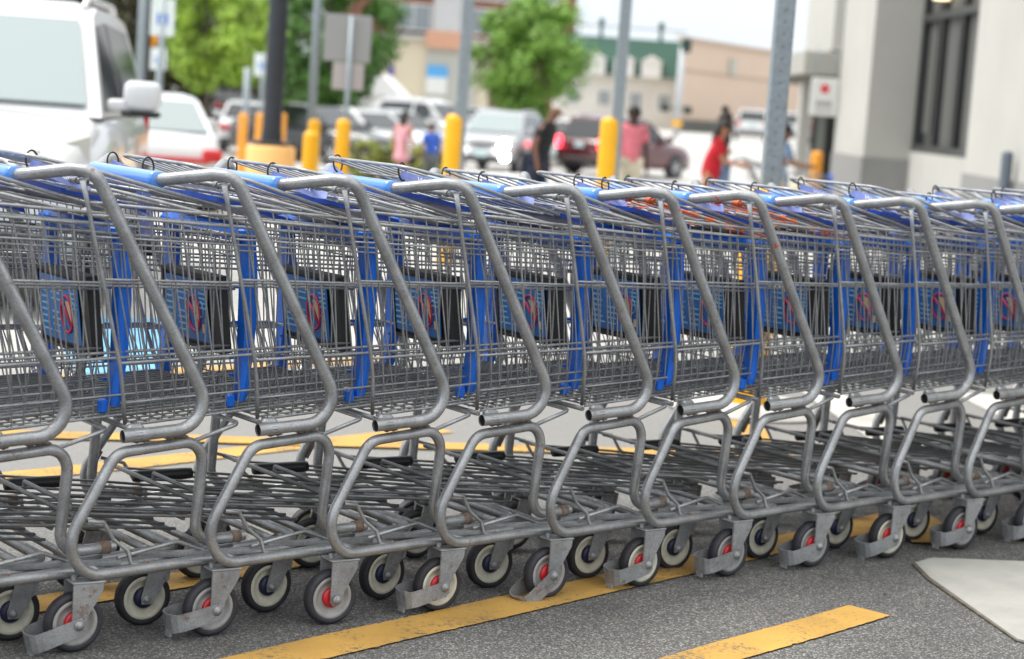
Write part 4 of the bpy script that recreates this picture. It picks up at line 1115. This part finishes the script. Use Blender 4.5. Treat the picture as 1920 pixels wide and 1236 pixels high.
# basket
def bz(lv, x): return {'rim1': .950 - .070 * x, 'rim2': .924 - .060 * x, 'w3': .879 - .045 * x, 'mid': .790 - .030 * x, 'low': .606 + .025 * x, 'low2': .512 + .045 * x, 'bot': .455 + .066 * x}[lv]
XF = 1.032
def brear(z): return -.020 + (1.0 - z) * .288
def bhw(x, z):
    zt, zl = bz('rim1', x), bz('low', x)
    h0 = .286 - .088 * x
    if z >= zl: return h0 - .012 * (zt - z) / .35
    return h0 - .012 - .045 * ((zl - z) / .15) ** 1.3
def basket(seed):
    g = MB(); rj = random.Random(seed)
    for s in (-1, 1):
        # hinge rod at the rear edge
        zs = [.995, .95, .9, .8, .7, .606, .56, .52, .47]
        g.tube([(brear(z), s * (bhw(brear(z), z) + .006), z) for z in zs], [.0072, .0052] + [.0047] * 7, 8)
        for lv, r_ in (('rim1', .0035), ('rim2', .0033), ('w3', .0023), ('mid', .0029), ('low', .0033), ('low2', .0026)):
            x0 = brear(bz(lv, .08)) - .004
            P_ = [(x0 + (XF - x0) * i / 6, s * (bhw(x0 + (XF - x0) * i / 6, bz(lv, x0 + (XF - x0) * i / 6)) + (.003 if r_ > .0028 else 0)), bz(lv, x0 + (XF - x0) * i / 6)) for i in range(7)]
            g.tube(P_, r_, 6)
        # upright wires, running on into the floor
        nn = 28
        for i in range(nn):
            jx, jy = rj.gauss(0, .0035), rj.gauss(0, .0022)
            if rj.random() < .10: jx *= 2.6; jy *= 2.5
            xb = .165 + (XF - .17) * i / (nn - 1)
            sl = .27 - .22 * i / (nn - 1)
            pts = []
            for lv in ('rim1', 'mid', 'low', 'low2', 'bot'):
                z = bz(lv, xb); x = xb - sl * (z - bz('bot', xb)) * (.55 if lv == 'low2' else 1); x = max(x, brear(z))
                z = bz(lv, x)
                w_ = {'rim1': .35, 'mid': 1.0, 'low': .8, 'low2': .4, 'bot': .3}[lv]
                pts.append((x + jx * w_, s * (bhw(x, z) - .002 + jy * w_), z + (.004 if lv == 'rim1' else 0)))
            g.tube(pts, .0019, 5, cap=False)
            x, y, z = pts[-1]
            g.tube([(x, y, z), (x, 0, z - .004)], .0023, 5, cap=False)
        # floor edge
        g.tube([(.15 + (XF - .15) * i / 6, s * bhw(.15 + (XF - .15) * i / 6, bz('bot', .15 + (XF - .15) * i / 6)), bz('bot', .15 + (XF - .15) * i / 6)) for i in range(7)], .0034, 6)
    for j in range(13):
        f = (j - 6) / 6.6
        g.tube([(x, f * bhw(x, bz('bot', x)), bz('bot', x) + .003) for x in (.15, .6, XF)], .0024, 5)
    g.tube([(.146, -bhw(.146, .46), .457), (.146, bhw(.146, .46), .457)], .0062, 8)
    # front panel
    for lv, r_ in (('rim1', .0034), ('rim2', .0028), ('w3', .0022), ('mid', .0026), ('low', .0031), ('low2', .0023), ('bot', .0028)):
        z = bz(lv, XF); h = bhw(XF, z); g.tube([(XF, -h, z), (XF + .004, 0, z), (XF, h, z)], r_, 6)
    for j in range(8):
        y = (j - 3.5) / 4.1
        g.tube([(XF, y * bhw(XF, z), z) for z in (bz('rim1', XF), bz('low', XF), bz('bot', XF))], .0017, 5)
    return g
for q in range(4): part('basket_%d' % q, basket(q), 'wire')
# blue bumper on the basket front: two channel posts and a top bar
def bumper_post(s):
    g = MB()
    y = s * .188
    pr = [(XF + .016, y - s * .018), (XF + .016, y + s * .014), (XF + .028, y + s * .022), (XF + .042, y + s * .016), (XF + .044, y - s * .018)]
    if s < 0: pr = pr[::-1]
    rg = []
    for z, sc in ((.505, .72), (.52, .9), (.62, 1.0), (.74, 1.12), (.80, 1.05), (.868, 1.0), (.872, .9)):
        cx = sum(p[0] for p in pr) / 5; cy = sum(p[1] for p in pr) / 5
        rg.append([Vector((cx + (p[0] - cx) * sc + .012 * math.sin((z - .5) / .37 * PI), cy + (p[1] - cy) * sc, z)) for p in pr])
    g.loft(rg, False)
    for z in (.56, .60, .68, .76, .82): g.box((XF + .030, y - s * .024, z), (.030, .006, .006))
    g.box((XF + .006, y, .505), (.02, .02, .03), bev=.004)
    return g
g1 = bumper_post(-1); part('bumper_post_a', g1, 'blue'); part('bumper_post_b', bumper_post(1), 'blue')
g = MB(); g.box((XF + .030, 0, .885), (.055, .40, .030), bev=.010); g.box((XF + .022, 0, .868), (.03, .36, .02), bev=.004); part('bumper_bar', g, 'blue')
# notice frame inside the front panel
g = MB()
XS = XF - .020
tilt = Matrix.Rotation(R(-8), 3, 'Y')
def sgn(x, y, z): return tilt @ Vector((x, y, z)) + Vector((XS, -.055, .700))
def slab_at(g, y, z, wy, hz, dx, th=.002):
    vs = [sgn(dx + a, y + b * wy / 2, z + c * hz / 2) for a in (0, -th) for c in (-1, 1) for b in (-1, 1)]
    g.add(vs, [(0, 1, 3, 2), (4, 6, 7, 5), (0, 4, 5, 1), (2, 3, 7, 6), (0, 2, 6, 4), (1, 5, 7, 3)])
slab_at(g, -.004, 0, .268, .176, .010, .020)
for (y, z, wy, hz) in ((-.004, .084, .268, .008), (-.004, -.084, .268, .008), (-.134, 0, .008, .160), (.126, 0, .008, .160)): slab_at(g, y, z, wy, hz, -.0105, .006)
part('notice_frame', g, 'black')
g = MB(); slab_at(g, .022, 0, .205, .142, -.0125, .0015); part('poster', g, 'poster')
g = MB(); rl = random.Random(4)
for i in range(4): slab_at(g, .105 - .018 * i, .052, .013, .009, -.0145, .001)
for i in range(3): slab_at(g, .030 - .016 * i, .052, .011, .009, -.0145, .001)
part('poster_heading', g, 'white_ink')
g = MB()
for c in range(2):
    for i in range(7):
        if c == 1 and i in (2,): continue
        z = .034 - .0145 * i
        y0 = .118 - .058 * c; wd = rl.uniform(.034, .050)
        slab_at(g, y0 - wd / 2, z, wd, .0042, -.0145, .001)
for i in range(5): slab_at(g, -.060, .052 - .011 * i, .030, .0035, -.0145, .001)
g.tube([sgn(-.0152, -.052 + .011 * math.cos(a), .004 + .018 * math.sin(a)) for a in [R(14 * i) for i in range(24)]], .0016, 4)
part('poster_text', g, 'ink_cyan')
g = MB()
g.tube([sgn(-.0156, -.018 + .029 * math.cos(a), -.008 + .041 * math.sin(a)) for a in [2 * PI * i / 28 for i in range(28)]], .0029, 5, closed=True)
g.tube([sgn(-.0156, .002, .018), sgn(-.0156, -.038, -.034)], .0034, 5)
part('prohibition_ring', g, 'ink_red')
g = MB()
a_, b_, c_ = sgn(-.0142, -.012, .020), sgn(-.0142, -.036, .022), sgn(-.0142, -.040, -.030)
off = tilt @ Vector((-.0012, 0, 0))
g.add([a_, b_, c_, a_ + off, b_ + off, c_ + off], [(0, 1, 2), (5, 4, 3), (0, 3, 4, 1), (1, 4, 5, 2), (2, 5, 3, 0)])
slab_at(g, .012, .048, .012, .016, -.0142, .001); slab_at(g, -.058, -.040, .010, .020, -.0142, .001)
part('poster_picture', g, 'ink_tan')
# folded child seat: wire back that leans over the handle when the carts are nested
def seat(extra=0.0):
    g = MB()
    def zp(x): return 1.038 - .245 * (x + .06)
    wr, wf = .195, .225
    xr, xf = -.062, .37
    g.tube(fillet([(xf, -wf, zp(xf)), (.06, -wf, zp(.06) + .004), (xr, -wr + .015, zp(xr)), (xr, wr - .015, zp(xr)), (.06, wf, zp(.06) + .004), (xf, wf, zp(xf))], [.05, .05, .05, .05], 7), .0042, 8)
    for j in range(7):
        y = -.17 + .0567 * j
        g.tube([(xr + .003, y * .94, zp(xr) - .004), (xf, y * 1.2, zp(xf) - .004)], .0022, 6)
    for x in (.06, .20, .33): g.tube([(x, -wf + .01, zp(x) - .008), (x, wf - .01, zp(x) - .008)], .0027, 6)
    # seat pan rails below
    for y in (-.205, .205): g.tube([(.02, y, .972), (.14, y, .955), (.30, y, .922)], .0052, 8)
    return g
part('child_seat', seat(), 'wire')
def gate():
    g = MB()
    def zp(x): return .988 - .20 * x
    w0 = .262
    g.tube([(-.008, -w0 - .012, .992), (-.008, w0 + .012, .992)], .0056, 8)
    g.tube(fillet([(.0, -w0, zp(0)), (.44, -w0 + .03, zp(.44)), (.44, w0 - .03, zp(.44)), (0, w0, zp(0))], .03, 5), .0037, 8)
    for j in range(9):
        y = -.24 + .06 * j
        g.tube([(-.008, y, .987), (.44, y * .9, zp(.44))], .0019, 5)
    for x in (.10, .20, .32): g.tube([(x, -w0 + .01, zp(x) - .005), (x, w0 - .01, zp(x) - .005)], .0024, 6)
    for j in range(7):        # coiled hinge loops on the rod
        y = -.24 + .08 * j
        g.lathe([(.0085, -.008), (.0085, .008)], 8, 'Y', (-.008, y, .992))
    return g
part('rear_gate', gate(), 'wire'); part('rear_gate_marked', gate(), 'wire_orange')
g = MB()
rg = []
for x, z in ((.035, .962), (.06, .957), (.14, .939), (.22, .921), (.235, .917)):
    f = .68 if x in (.035, .235) else .75
    rg.append([Vector((x, -.20 * f, z - .004)), Vector((x, .20 * f, z - .004)), Vector((x, .20 * f, z + .006)), Vector((x, 0, z + .010)), Vector((x, -.20 * f, z + .006))])
g.loft(rg, False); part('seat_flap', g, 'flap')
# belts on the seat back: a black loop and a printed blue strap
def belt_loop():
    g = MB()
    g.tube([(.013 * math.sin(a) - .004, .010 * math.cos(a) * .4, .021 * math.cos(a) - .0165) for a in [R(18 * i) for i in range(20)]], .0022, 6, closed=True)
    return g
part('belt_loop', belt_loop(), 'black')
def strap(path, ups, wd=.036, th=.0016):
    """flat webbing: path points with the direction of its width at each"""
    g = MB(); vs = []; fs = []; n = len(path)
    P_ = [Vector(p) for p in path]
    for i in range(n):
        tg = (P_[min(i + 1, n - 1)] - P_[max(i - 1, 0)]).normalized()
        f = i / (n - 1) * (len(ups) - 1); k = min(int(f), len(ups) - 2); u = Vector(ups[k]).lerp(Vector(ups[k + 1]), f - k)
        u = (u - tg * u.dot(tg)).normalized() * wd / 2
        nr = tg.cross(u).normalized() * th / 2
        vs += [P_[i] - u - nr, P_[i] + u - nr, P_[i] + u + nr, P_[i] - u + nr]
    for i in range(n - 1):
        for k in range(4):
            k2 = (k + 1) % 4
            fs.append((4 * i + k, 4 * i + k2, 4 * i + 4 + k2, 4 * i + 4 + k))
    fs += [(3, 2, 1, 0), tuple(4 * (n - 1) + k for k in range(4))]
    g.add(vs, fs, False); return g
def curve(pts, m=10):
    out = []
    P_ = [Vector(pts[0])] + [Vector(p) for p in pts] + [Vector(pts[-1])]
    for i in range(1, len(P_) - 2):
        for k in range(m):
            u = k / m; a, b, c, d = P_[i - 1:i + 3]
            out.append(.5 * ((2 * b) + (c - a) * u + (2 * a - 5 * b + 4 * c - d) * u * u + (3 * b - a - 3 * c + d) * u ** 3))
    out.append(P_[-2]); return out
IR = Vector((.80, -.60, 0))              # along the tube row's skewed near direction
SHORT = strap(curve([(-.004, 0, -.030), (-.016, 0, -.045), (-.018, -.002, -.066), (-.010, -.004, -.090)]), [(.7, -.72, 0), (.78, -.62, 0)], .040)
FLAT = strap(curve([(-.006, .004, -.026), (.014, -.020, -.034), (.042, -.048, -.042), (.074, -.070, -.055), (.10, -.085, -.058)]), [(-.05, -.1, 1), (.1, .2, .95), (.2, .5, .7)], .027)
LONG = strap(curve([(-.004, 0, -.030), (-.014, 0, -.045), (-.012, -.002, -.080), (-.004, -.004, -.13), (.002, -.004, -.19)]), [(.7, -.72, 0), (.75, -.65, .05)], .034)
for nm, g in (('short', SHORT), ('flat', FLAT), ('long', LONG)): part('belt_' + nm, g, 'belt')
def word_mesh(name, word, size, m, mat4):
    cu = bpy.data.curves.new(name, 'FONT'); cu.body = word; cu.size = size; cu.align_x = 'CENTER'; cu.align_y = 'CENTER'; cu.extrude = .0004
    o = bpy.data.objects.new(name, cu); COL.objects.link(o)
    me = bpy.data.meshes.new_from_object(o.evaluated_get(bpy.context.evaluated_depsgraph_get()))
    bpy.data.objects.remove(o)
    me.transform(mat4); me.name = name; me.materials.clear(); me.materials.append(M[m]); return me
def frame4(o, ex, ey):
    ex = Vector(ex).normalized(); ey = Vector(ey); ey = (ey - ex * ey.dot(ex)).normalized(); ez = ex.cross(ey)
    return Matrix(((ex.x, ey.x, ez.x, o[0]), (ex.y, ey.y, ez.y, o[1]), (ex.z, ey.z, ez.z, o[2]), (0, 0, 0, 1)))
# lettering lies on the camera-side (rear) face of the strap
WORD = 'Walmart'
nf_ = Vector((-.62, -.78, .0))
PARTS['letter_short'] = (word_mesh('lettering', WORD, .0155, 'white_ink', frame4(Vector((-.0165, -.002, -.064)) + nf_ * .0022, (0.02, 0, 1), (-.78, .62, 0))), 'white_ink')
PARTS['letter_flat'] = (word_mesh('lettering', WORD, .0185, 'white_ink', frame4(Vector((.043, -.049, -.0425)) + Vector((-.50, -.66, .52)) * .0042, (.70, -.66, -.26), (.30, .42, .85))), 'white_ink')
PARTS['letter_long'] = (word_mesh('lettering', WORD, .020, 'white_ink', frame4(Vector((-.0075, -.003, -.105)) + nf_ * .0052, (-.15, .0, 1), (-.78, .62, 0))), 'white_ink')
g = MB(); g.box((.002, -.004, -.200), (.034, .034, .032), bev=.006); part('buckle', g, 'black')
# lower rack: wire tray hinged at the rear bar
def rack():
    g = MB()
    def zr(x): return .283 - .115 * (x - .32)
    def hw(x): return lhw(x) - .035
    g.tube([(.322, -lhw(.32) + .008, .283), (.322, lhw(.32) - .008, .283)], .0058, 8)
    g.tube(fillet([(.322, -.215, .296), (.50, -.205, .30 - .02)], 0), .0001, 3, cap=False)
    g.tube([(.335, -.215, .299), (.335, .03, .299)], .0056, 8); g.tube([(.335, .03, .299), (.335, .03, .272)], .0050, 8); g.tube([(.335, -.215, .299), (.335, -.215, .276)], .0050, 8)
    for j in range(7):
        f = (j - 3) / 3.0
        g.tube([(.322, f * .215, zr(.32) - .004), (.60, f * .200, zr(.6)), (.93, f * .165, zr(.93))], .0034, 6)
    for x in (.62, .93): g.tube([(x, -hw(x) - .004, zr(x) - .007), (x, hw(x) + .004, zr(x) - .007)], .0046, 7)
    return g
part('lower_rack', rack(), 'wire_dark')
g = MB(); g.lathe([(.001, -.075), (.013, -.075), (.014, -.06), (.014, .06), (.013, .075), (.001, .075)], 14, 'X', (.40, .115, .276)); part('rack_roller', g, 'black')
# wheels (built round their axle, axis along y)
def tyre(r_=.0635, wd=.030):
    g = MB(); h = wd / 2
    g.lathe([(r_ - .015, -h * .80), (r_ - .010, -h), (r_ - .004, -h * .92), (r_, -h * .55), (r_, h * .55), (r_ - .004, h * .92), (r_ - .010, h), (r_ - .015, h * .80)], 40)
    return g
def rim(r_=.050, wd=.030):
    g = MB(); h = wd / 2
    for s in (-1, 1):
        g.lathe([(r_, s * h * .80), (r_ - .003, s * h * .95), (r_ - .009, s * h * .90), (r_ - .012, s * h * .45), (.024, s * h * .30), (.021, s * h * .55), (.002, s * h * .55)], 36)
    return g
def hub(r_=.0235, wd=.030):
    g = MB(); h = wd / 2
    for s in (-1, 1): g.lathe([(r_, s * h * .3), (r_, s * h * .80), (r_ - .006, s * h * 1.02), (.004, s * h * 1.02), (.001, s * h * 1.02)], 24)
    return g
part('tyre', tyre(), 'rubber'); part('tyre_grey', tyre(), 'rubber_grey')
part('rim_grey', rim(), 'rim_grey'); part('rim_cream', rim(), 'rim_cream')
part('hub_red', hub(), 'hub_red'); part('hub_navy', hub(.024), 'hub_navy')
def rear_fork():
    g = MB()                       # plate under the rail bent down over both sides, axle at the origin
    zt = .0885
    g.box((.022, 0, zt), (.074, .060, .005), bev=.002)
    for s in (-1, 1):
        y = s * .027
        poly = [(-.013, zt - .002), (.054, zt - .002), (.053, .070), (.046, .058), (.022, .018), (.013, -.010), (.006, -.015), (-.006, -.015), (-.012, -.008), (-.013, .010)]
        g.prism(poly, y - .0022, y + .0022)
        g.lathe([(.001, 0), (.0115, 0), (.0105, s * .004), (.007, s * .0045), (.0065, s * .0085), (.001, s * .009)], 14, 'Y', (0, y + s * .0023 + s * .005, 0))
    for dx in (-.002, .045): g.lathe([(.001, .012), (.007, .012), (.007, .0)], 6, 'Z', (dx, 0, zt))
    return g
part('rear_fork', rear_fork(), 'bracket')
def guard():
    g = MB()                       # flat strap that runs back from the axle and round behind the wheel
    an = R(14)
    def P_(u, y, z): return Vector((u * math.cos(an) - z * math.sin(an), y, u * math.sin(an) + z * math.cos(an)))
    pl = [(.012, -.0335, .014), (.0, -.0335, .016), (-.045, -.0335, .016), (-.080, -.0335, .0165), (-.094, -.030, .0165), (-.103, -.020, .019), (-.105, 0, .0165), (-.103, .020, .019), (-.094, .030, .019), (-.080, .0335, .019), (-.045, .0335, .018), (.0, .0335, .016), (.012, .0335, .014)]
    ro, ri = [], []
    n = len(pl)
    vs, fs = [], []
    for i, (u, y, h) in enumerate(pl):
        a = Vector(pl[max(i - 1, 0)][:2]); b = Vector(pl[min(i + 1, n - 1)][:2]); d = (b - a).normalized(); nr = Vector((-d.y, d.x)) * .0012
        c = -.008 if i not in (0, n - 1) else -.002
        for sg, hh in ((1, -h + c), (1, h + c * .2), (-1, h + c * .2), (-1, -h + c)): vs.append(P_(u + nr.x * sg, y + nr.y * sg, hh))
    for i in range(n - 1):
        for k in range(4): fs.append((4 * i + k, 4 * i + (k + 1) % 4, 4 * i + 4 + (k + 1) % 4, 4 * i + 4 + k))
    fs += [(3, 2, 1, 0), tuple(4 * (n - 1) + k for k in range(4))]
    g.add(vs, fs)
    for s in (-1, 1): g.lathe([(.001, 0), (.010, 0), (.009, s * .004), (.006, s * .0045), (.0055, s * .008), (.001, s * .0085)], 14, 'Y', (0, s * .0350, 0))
    g.box(tuple(P_(-.106, .0, -.030)), (.006, .022, .012))
    return g
part('wheel_guard', guard(), 'bracket')
def front_fork():
    g = MB()                       # swivel fork: axle at origin, swivel pin ahead of it
    zt = .0885
    g.lathe([(.001, .010), (.020, .010), (.024, .004), (.024, -.006), (.001, -.008)], 16, 'Z', (.030, 0, zt))
    for s in (-1, 1):
        y = s * .021
        g.prism([(.008, zt - .008), (.056, zt - .008), (.050, .050), (.016, -.012), (-.010, -.012), (-.012, .004)], y - .0018, y + .0018)
        g.prism([(.050, zt - .008), (.056, zt - .008), (.050, .040), (.040, .036)], y - .006, y + .006)
        g.lathe([(.001, 0), (.010, 0), (.009, s * .004), (.006, s * .0045), (.0055, s * .010), (.001, s * .0105)], 14, 'Y', (0, y + s * .002, 0))
    g.box((.032, 0, zt - .010), (.050, .046, .004))
    g.tube([(.030, 0, zt), (.030, 0, zt + .03)], .006, 8)
    return g
part('front_fork', front_fork(), 'bracket')

# one cart from the parts; copies share the meshes
rc = random.Random(11)
def sub(key, name, parent, loc=(0, 0, 0), rz=0.0, ry=0.0):
    o = bpy.data.objects.new(name, PARTS[key][0]); COL.objects.link(o)
    o.parent = parent; o.location = loc; o.rotation_euler = (0, ry, rz)
    return o
def wheel(t, name, x, y, fork, tk, rk, hk, rz, guarded):
    f = sub(fork, name, t, (x, y, .0635), rz)
    sub(tk, 'tyre', f); sub(rk, 'rim', f); sub(hk, 'hub', f)
    if guarded: sub('wheel_guard', 'wheel_guard', f, (0, 0, 0), 0, rc.uniform(-.10, .12) if guarded is True else guarded)
    return f
def cart(label, loc, rz=0.0, marked=False, rear=('grey', 'rim_grey', 'hub_red'), guarded=True, belts=(('short', -.14), ('flat', .12)), group='nested shopping carts', name='shopping_cart', tilt_=0.0):
    t = empty(name, label, 'shopping cart', loc, rz, group)
    t.rotation_euler = (0, tilt_, rz)
    sub('chassis', 'chassis', t)
    fr = sub('handle_frame_marked' if marked else 'handle_frame', 'handle_frame', t)
    sub('grip', 'handle_grip', fr)
    b = sub('basket_%d' % rc.randrange(4), 'basket', t)
    sub('bumper_post_a', 'bumper_post', b); sub('bumper_post_b', 'bumper_post', b); sub('bumper_bar', 'bumper_bar', b)
    nf = sub('notice_frame', 'notice_frame', t)
    for k, nm in (('poster', 'poster'), ('poster_heading', 'poster_heading'), ('poster_text', 'poster_text'), ('prohibition_ring', 'prohibition_ring'), ('poster_picture', 'poster_picture')): sub(k, nm, nf)
    dz = rc.uniform(-.010, .010)
    s = sub('child_seat', 'child_seat', t, (rc.uniform(-.012, .012), 0, dz), 0, rc.uniform(-.03, .03))
    sub('seat_flap', 'seat_flap', s)
    sub('rear_gate_marked' if marked else 'rear_gate', 'rear_gate', t, (0, 0, 0), 0, 0)
    for kind, y in belts:
        lp = sub('belt_loop', 'seat_belt', t, (-.062, y, 1.040 + dz), rc.uniform(-.25, .25))
        sub('belt_' + kind, 'strap', lp); sub('letter_' + kind, 'lettering', lp)
        if kind == 'long': sub('buckle', 'buckle', lp)
    lr = sub('lower_rack', 'lower_rack', t); sub('rack_roller', 'rack_roller', lr)
    tk = 'tyre_grey' if rear[0] == 'grey' else 'tyre'
    wheel(t, 'rear_wheel', 0, -.300, 'rear_fork', tk, rear[1], rear[2], rc.uniform(-.05, .05), guarded)
    wheel(t, 'rear_wheel', 0, .300, 'rear_fork', tk, rear[1], rear[2], rc.uniform(-.05, .05), True)
    for y in (-.168, .168): wheel(t, 'front_wheel', .855, y, 'front_fork', 'tyre', 'rim_cream', 'hub_navy', rc.uniform(-.12, .12), False)
    return t
G_, C_ = ('grey', 'rim_grey', 'hub_red'), ('dark', 'rim_cream', 'hub_red')
POS = {0: (0.0035, .0065), 1: (.327, .0072), 2: (.6268, -.0101), 3: (.9276, -.0037), 4: (1.2519, -.0054), 5: (1.5606, .0009), 6: (1.875, .0029), 7: (2.1826, -.0006), 8: (2.4896, .0013), 9: (2.8037, .0025)}
for k in (-3, -2, -1): POS[k] = (.3130 * k - .002, .004)
for k in (10, 11, 12, 13): POS[k] = (2.8037 + .309 * (k - 9), .003)
LAB = {
 -3: ('nested shopping cart mostly past the left edge, its basket the first at bottom left', False, G_, True, (('flat', -.1),)),
 -2: ('nested shopping cart just past the left edge, its front basket showing at far left', False, G_, True, (('flat', .1),)),
 -1: ('nested shopping cart whose slanting upright is cut by the left edge of the picture', False, G_, True, (('short', -.10), ('flat', .10))),
 0: ('nested shopping cart with the leftmost whole caster, its blue grip at the left edge', False, G_, -.06, (('flat', -.14), ('short', .16))),
 1: ('nested shopping cart whose long blue belt hangs down, second whole caster from the left', False, G_, .05, (('long', -.02), ('flat', .165))),
 2: ('nested shopping cart whose red hubbed rear wheel has no strap guard', False, G_, False, (('flat', -.05), ('short', .15))),
 3: ('nested shopping cart with a cream rimmed rear wheel, right of the unguarded red wheel', False, C_, .04, (('flat', -.13), ('short', .165))),
 4: ('nested shopping cart with a steep strap guard, its wheel on the yellow line', False, G_, -.42, (('flat', -.01), ('flat', .155))),
 5: ('nested shopping cart with orange marks on its upright and a cream rimmed wheel', True, C_, .02, (('short', -.13), ('flat', -.02))),
 6: ('nested shopping cart with an orange scrawl on its upright and a grey rimmed wheel', True, G_, .05, (('flat', -.05), ('flat', .15))),
 7: ('nested shopping cart right of the two orange marked ones', False, G_, .02, (('flat', .16), ('flat', -.03))),
 8: ('nested shopping cart third from the right of those with a whole visible wheel', False, C_, -.02, (('flat', .1), ('flat', -.11))),
 9: ('nested shopping cart whose wheel stands just above the painted kerb slab corner', False, G_, .06, (('flat', .14), ('flat', -.12))),
 10: ('nested shopping cart whose wheel is cut by the right edge of the picture', False, G_, True, (('flat', .13), ('flat', -.10))),
 11: ('nested shopping cart hidden beyond the right edge, its far handle still in view', False, G_, True, (('flat', .12),)),
 12: ('next to last shopping cart of the row, past the right edge', False, G_, True, (('flat', .12),)),
 13: ('last shopping cart of the row, farthest past the right edge', False, G_, True, (('flat', .12),)),
}
for k in sorted(POS):
    x, y = POS[k]
    lab, mk, rear, gd, bl = LAB[k]
    cart(lab, (x, y + .325, 0), rc.uniform(-.011, .011), mk, rear, gd, bl, tilt_=rc.uniform(-.004, .004))
# the cart the shoppers push, with a cream bag in it
p = gat(1400, 262, 24.6)
cart('shopping cart with cream bags pushed by the person in red', (p.x, p.y, p.z), rd(.98, -.15), group='carts pushed by shoppers', belts=())
hx = Vector((math.cos(rd(.98, -.15)), math.sin(rd(.98, -.15)), 0))
for i, (u, hgt, mm, lab) in enumerate(((.35, .34, 'c_cream', 'bulging cream bag nearest the handle of the pushed cart'), (.72, .28, 'c_cream', 'cream bag towards the front of the pushed cart'))):
    q = p + hx * u; g = MB()
    g.lathe([(.001, .0), (.13, .01), (.17, .12), (.16, .24), (.10, hgt), (.05, hgt + .05), (.001, hgt + .06)], 14, 'Z')
    o = g.build('shopping_bag', M[mm], None, (q.x, q.y, p.z + .50)); tag(o, lab, 'bag', 'bags in the pushed cart')
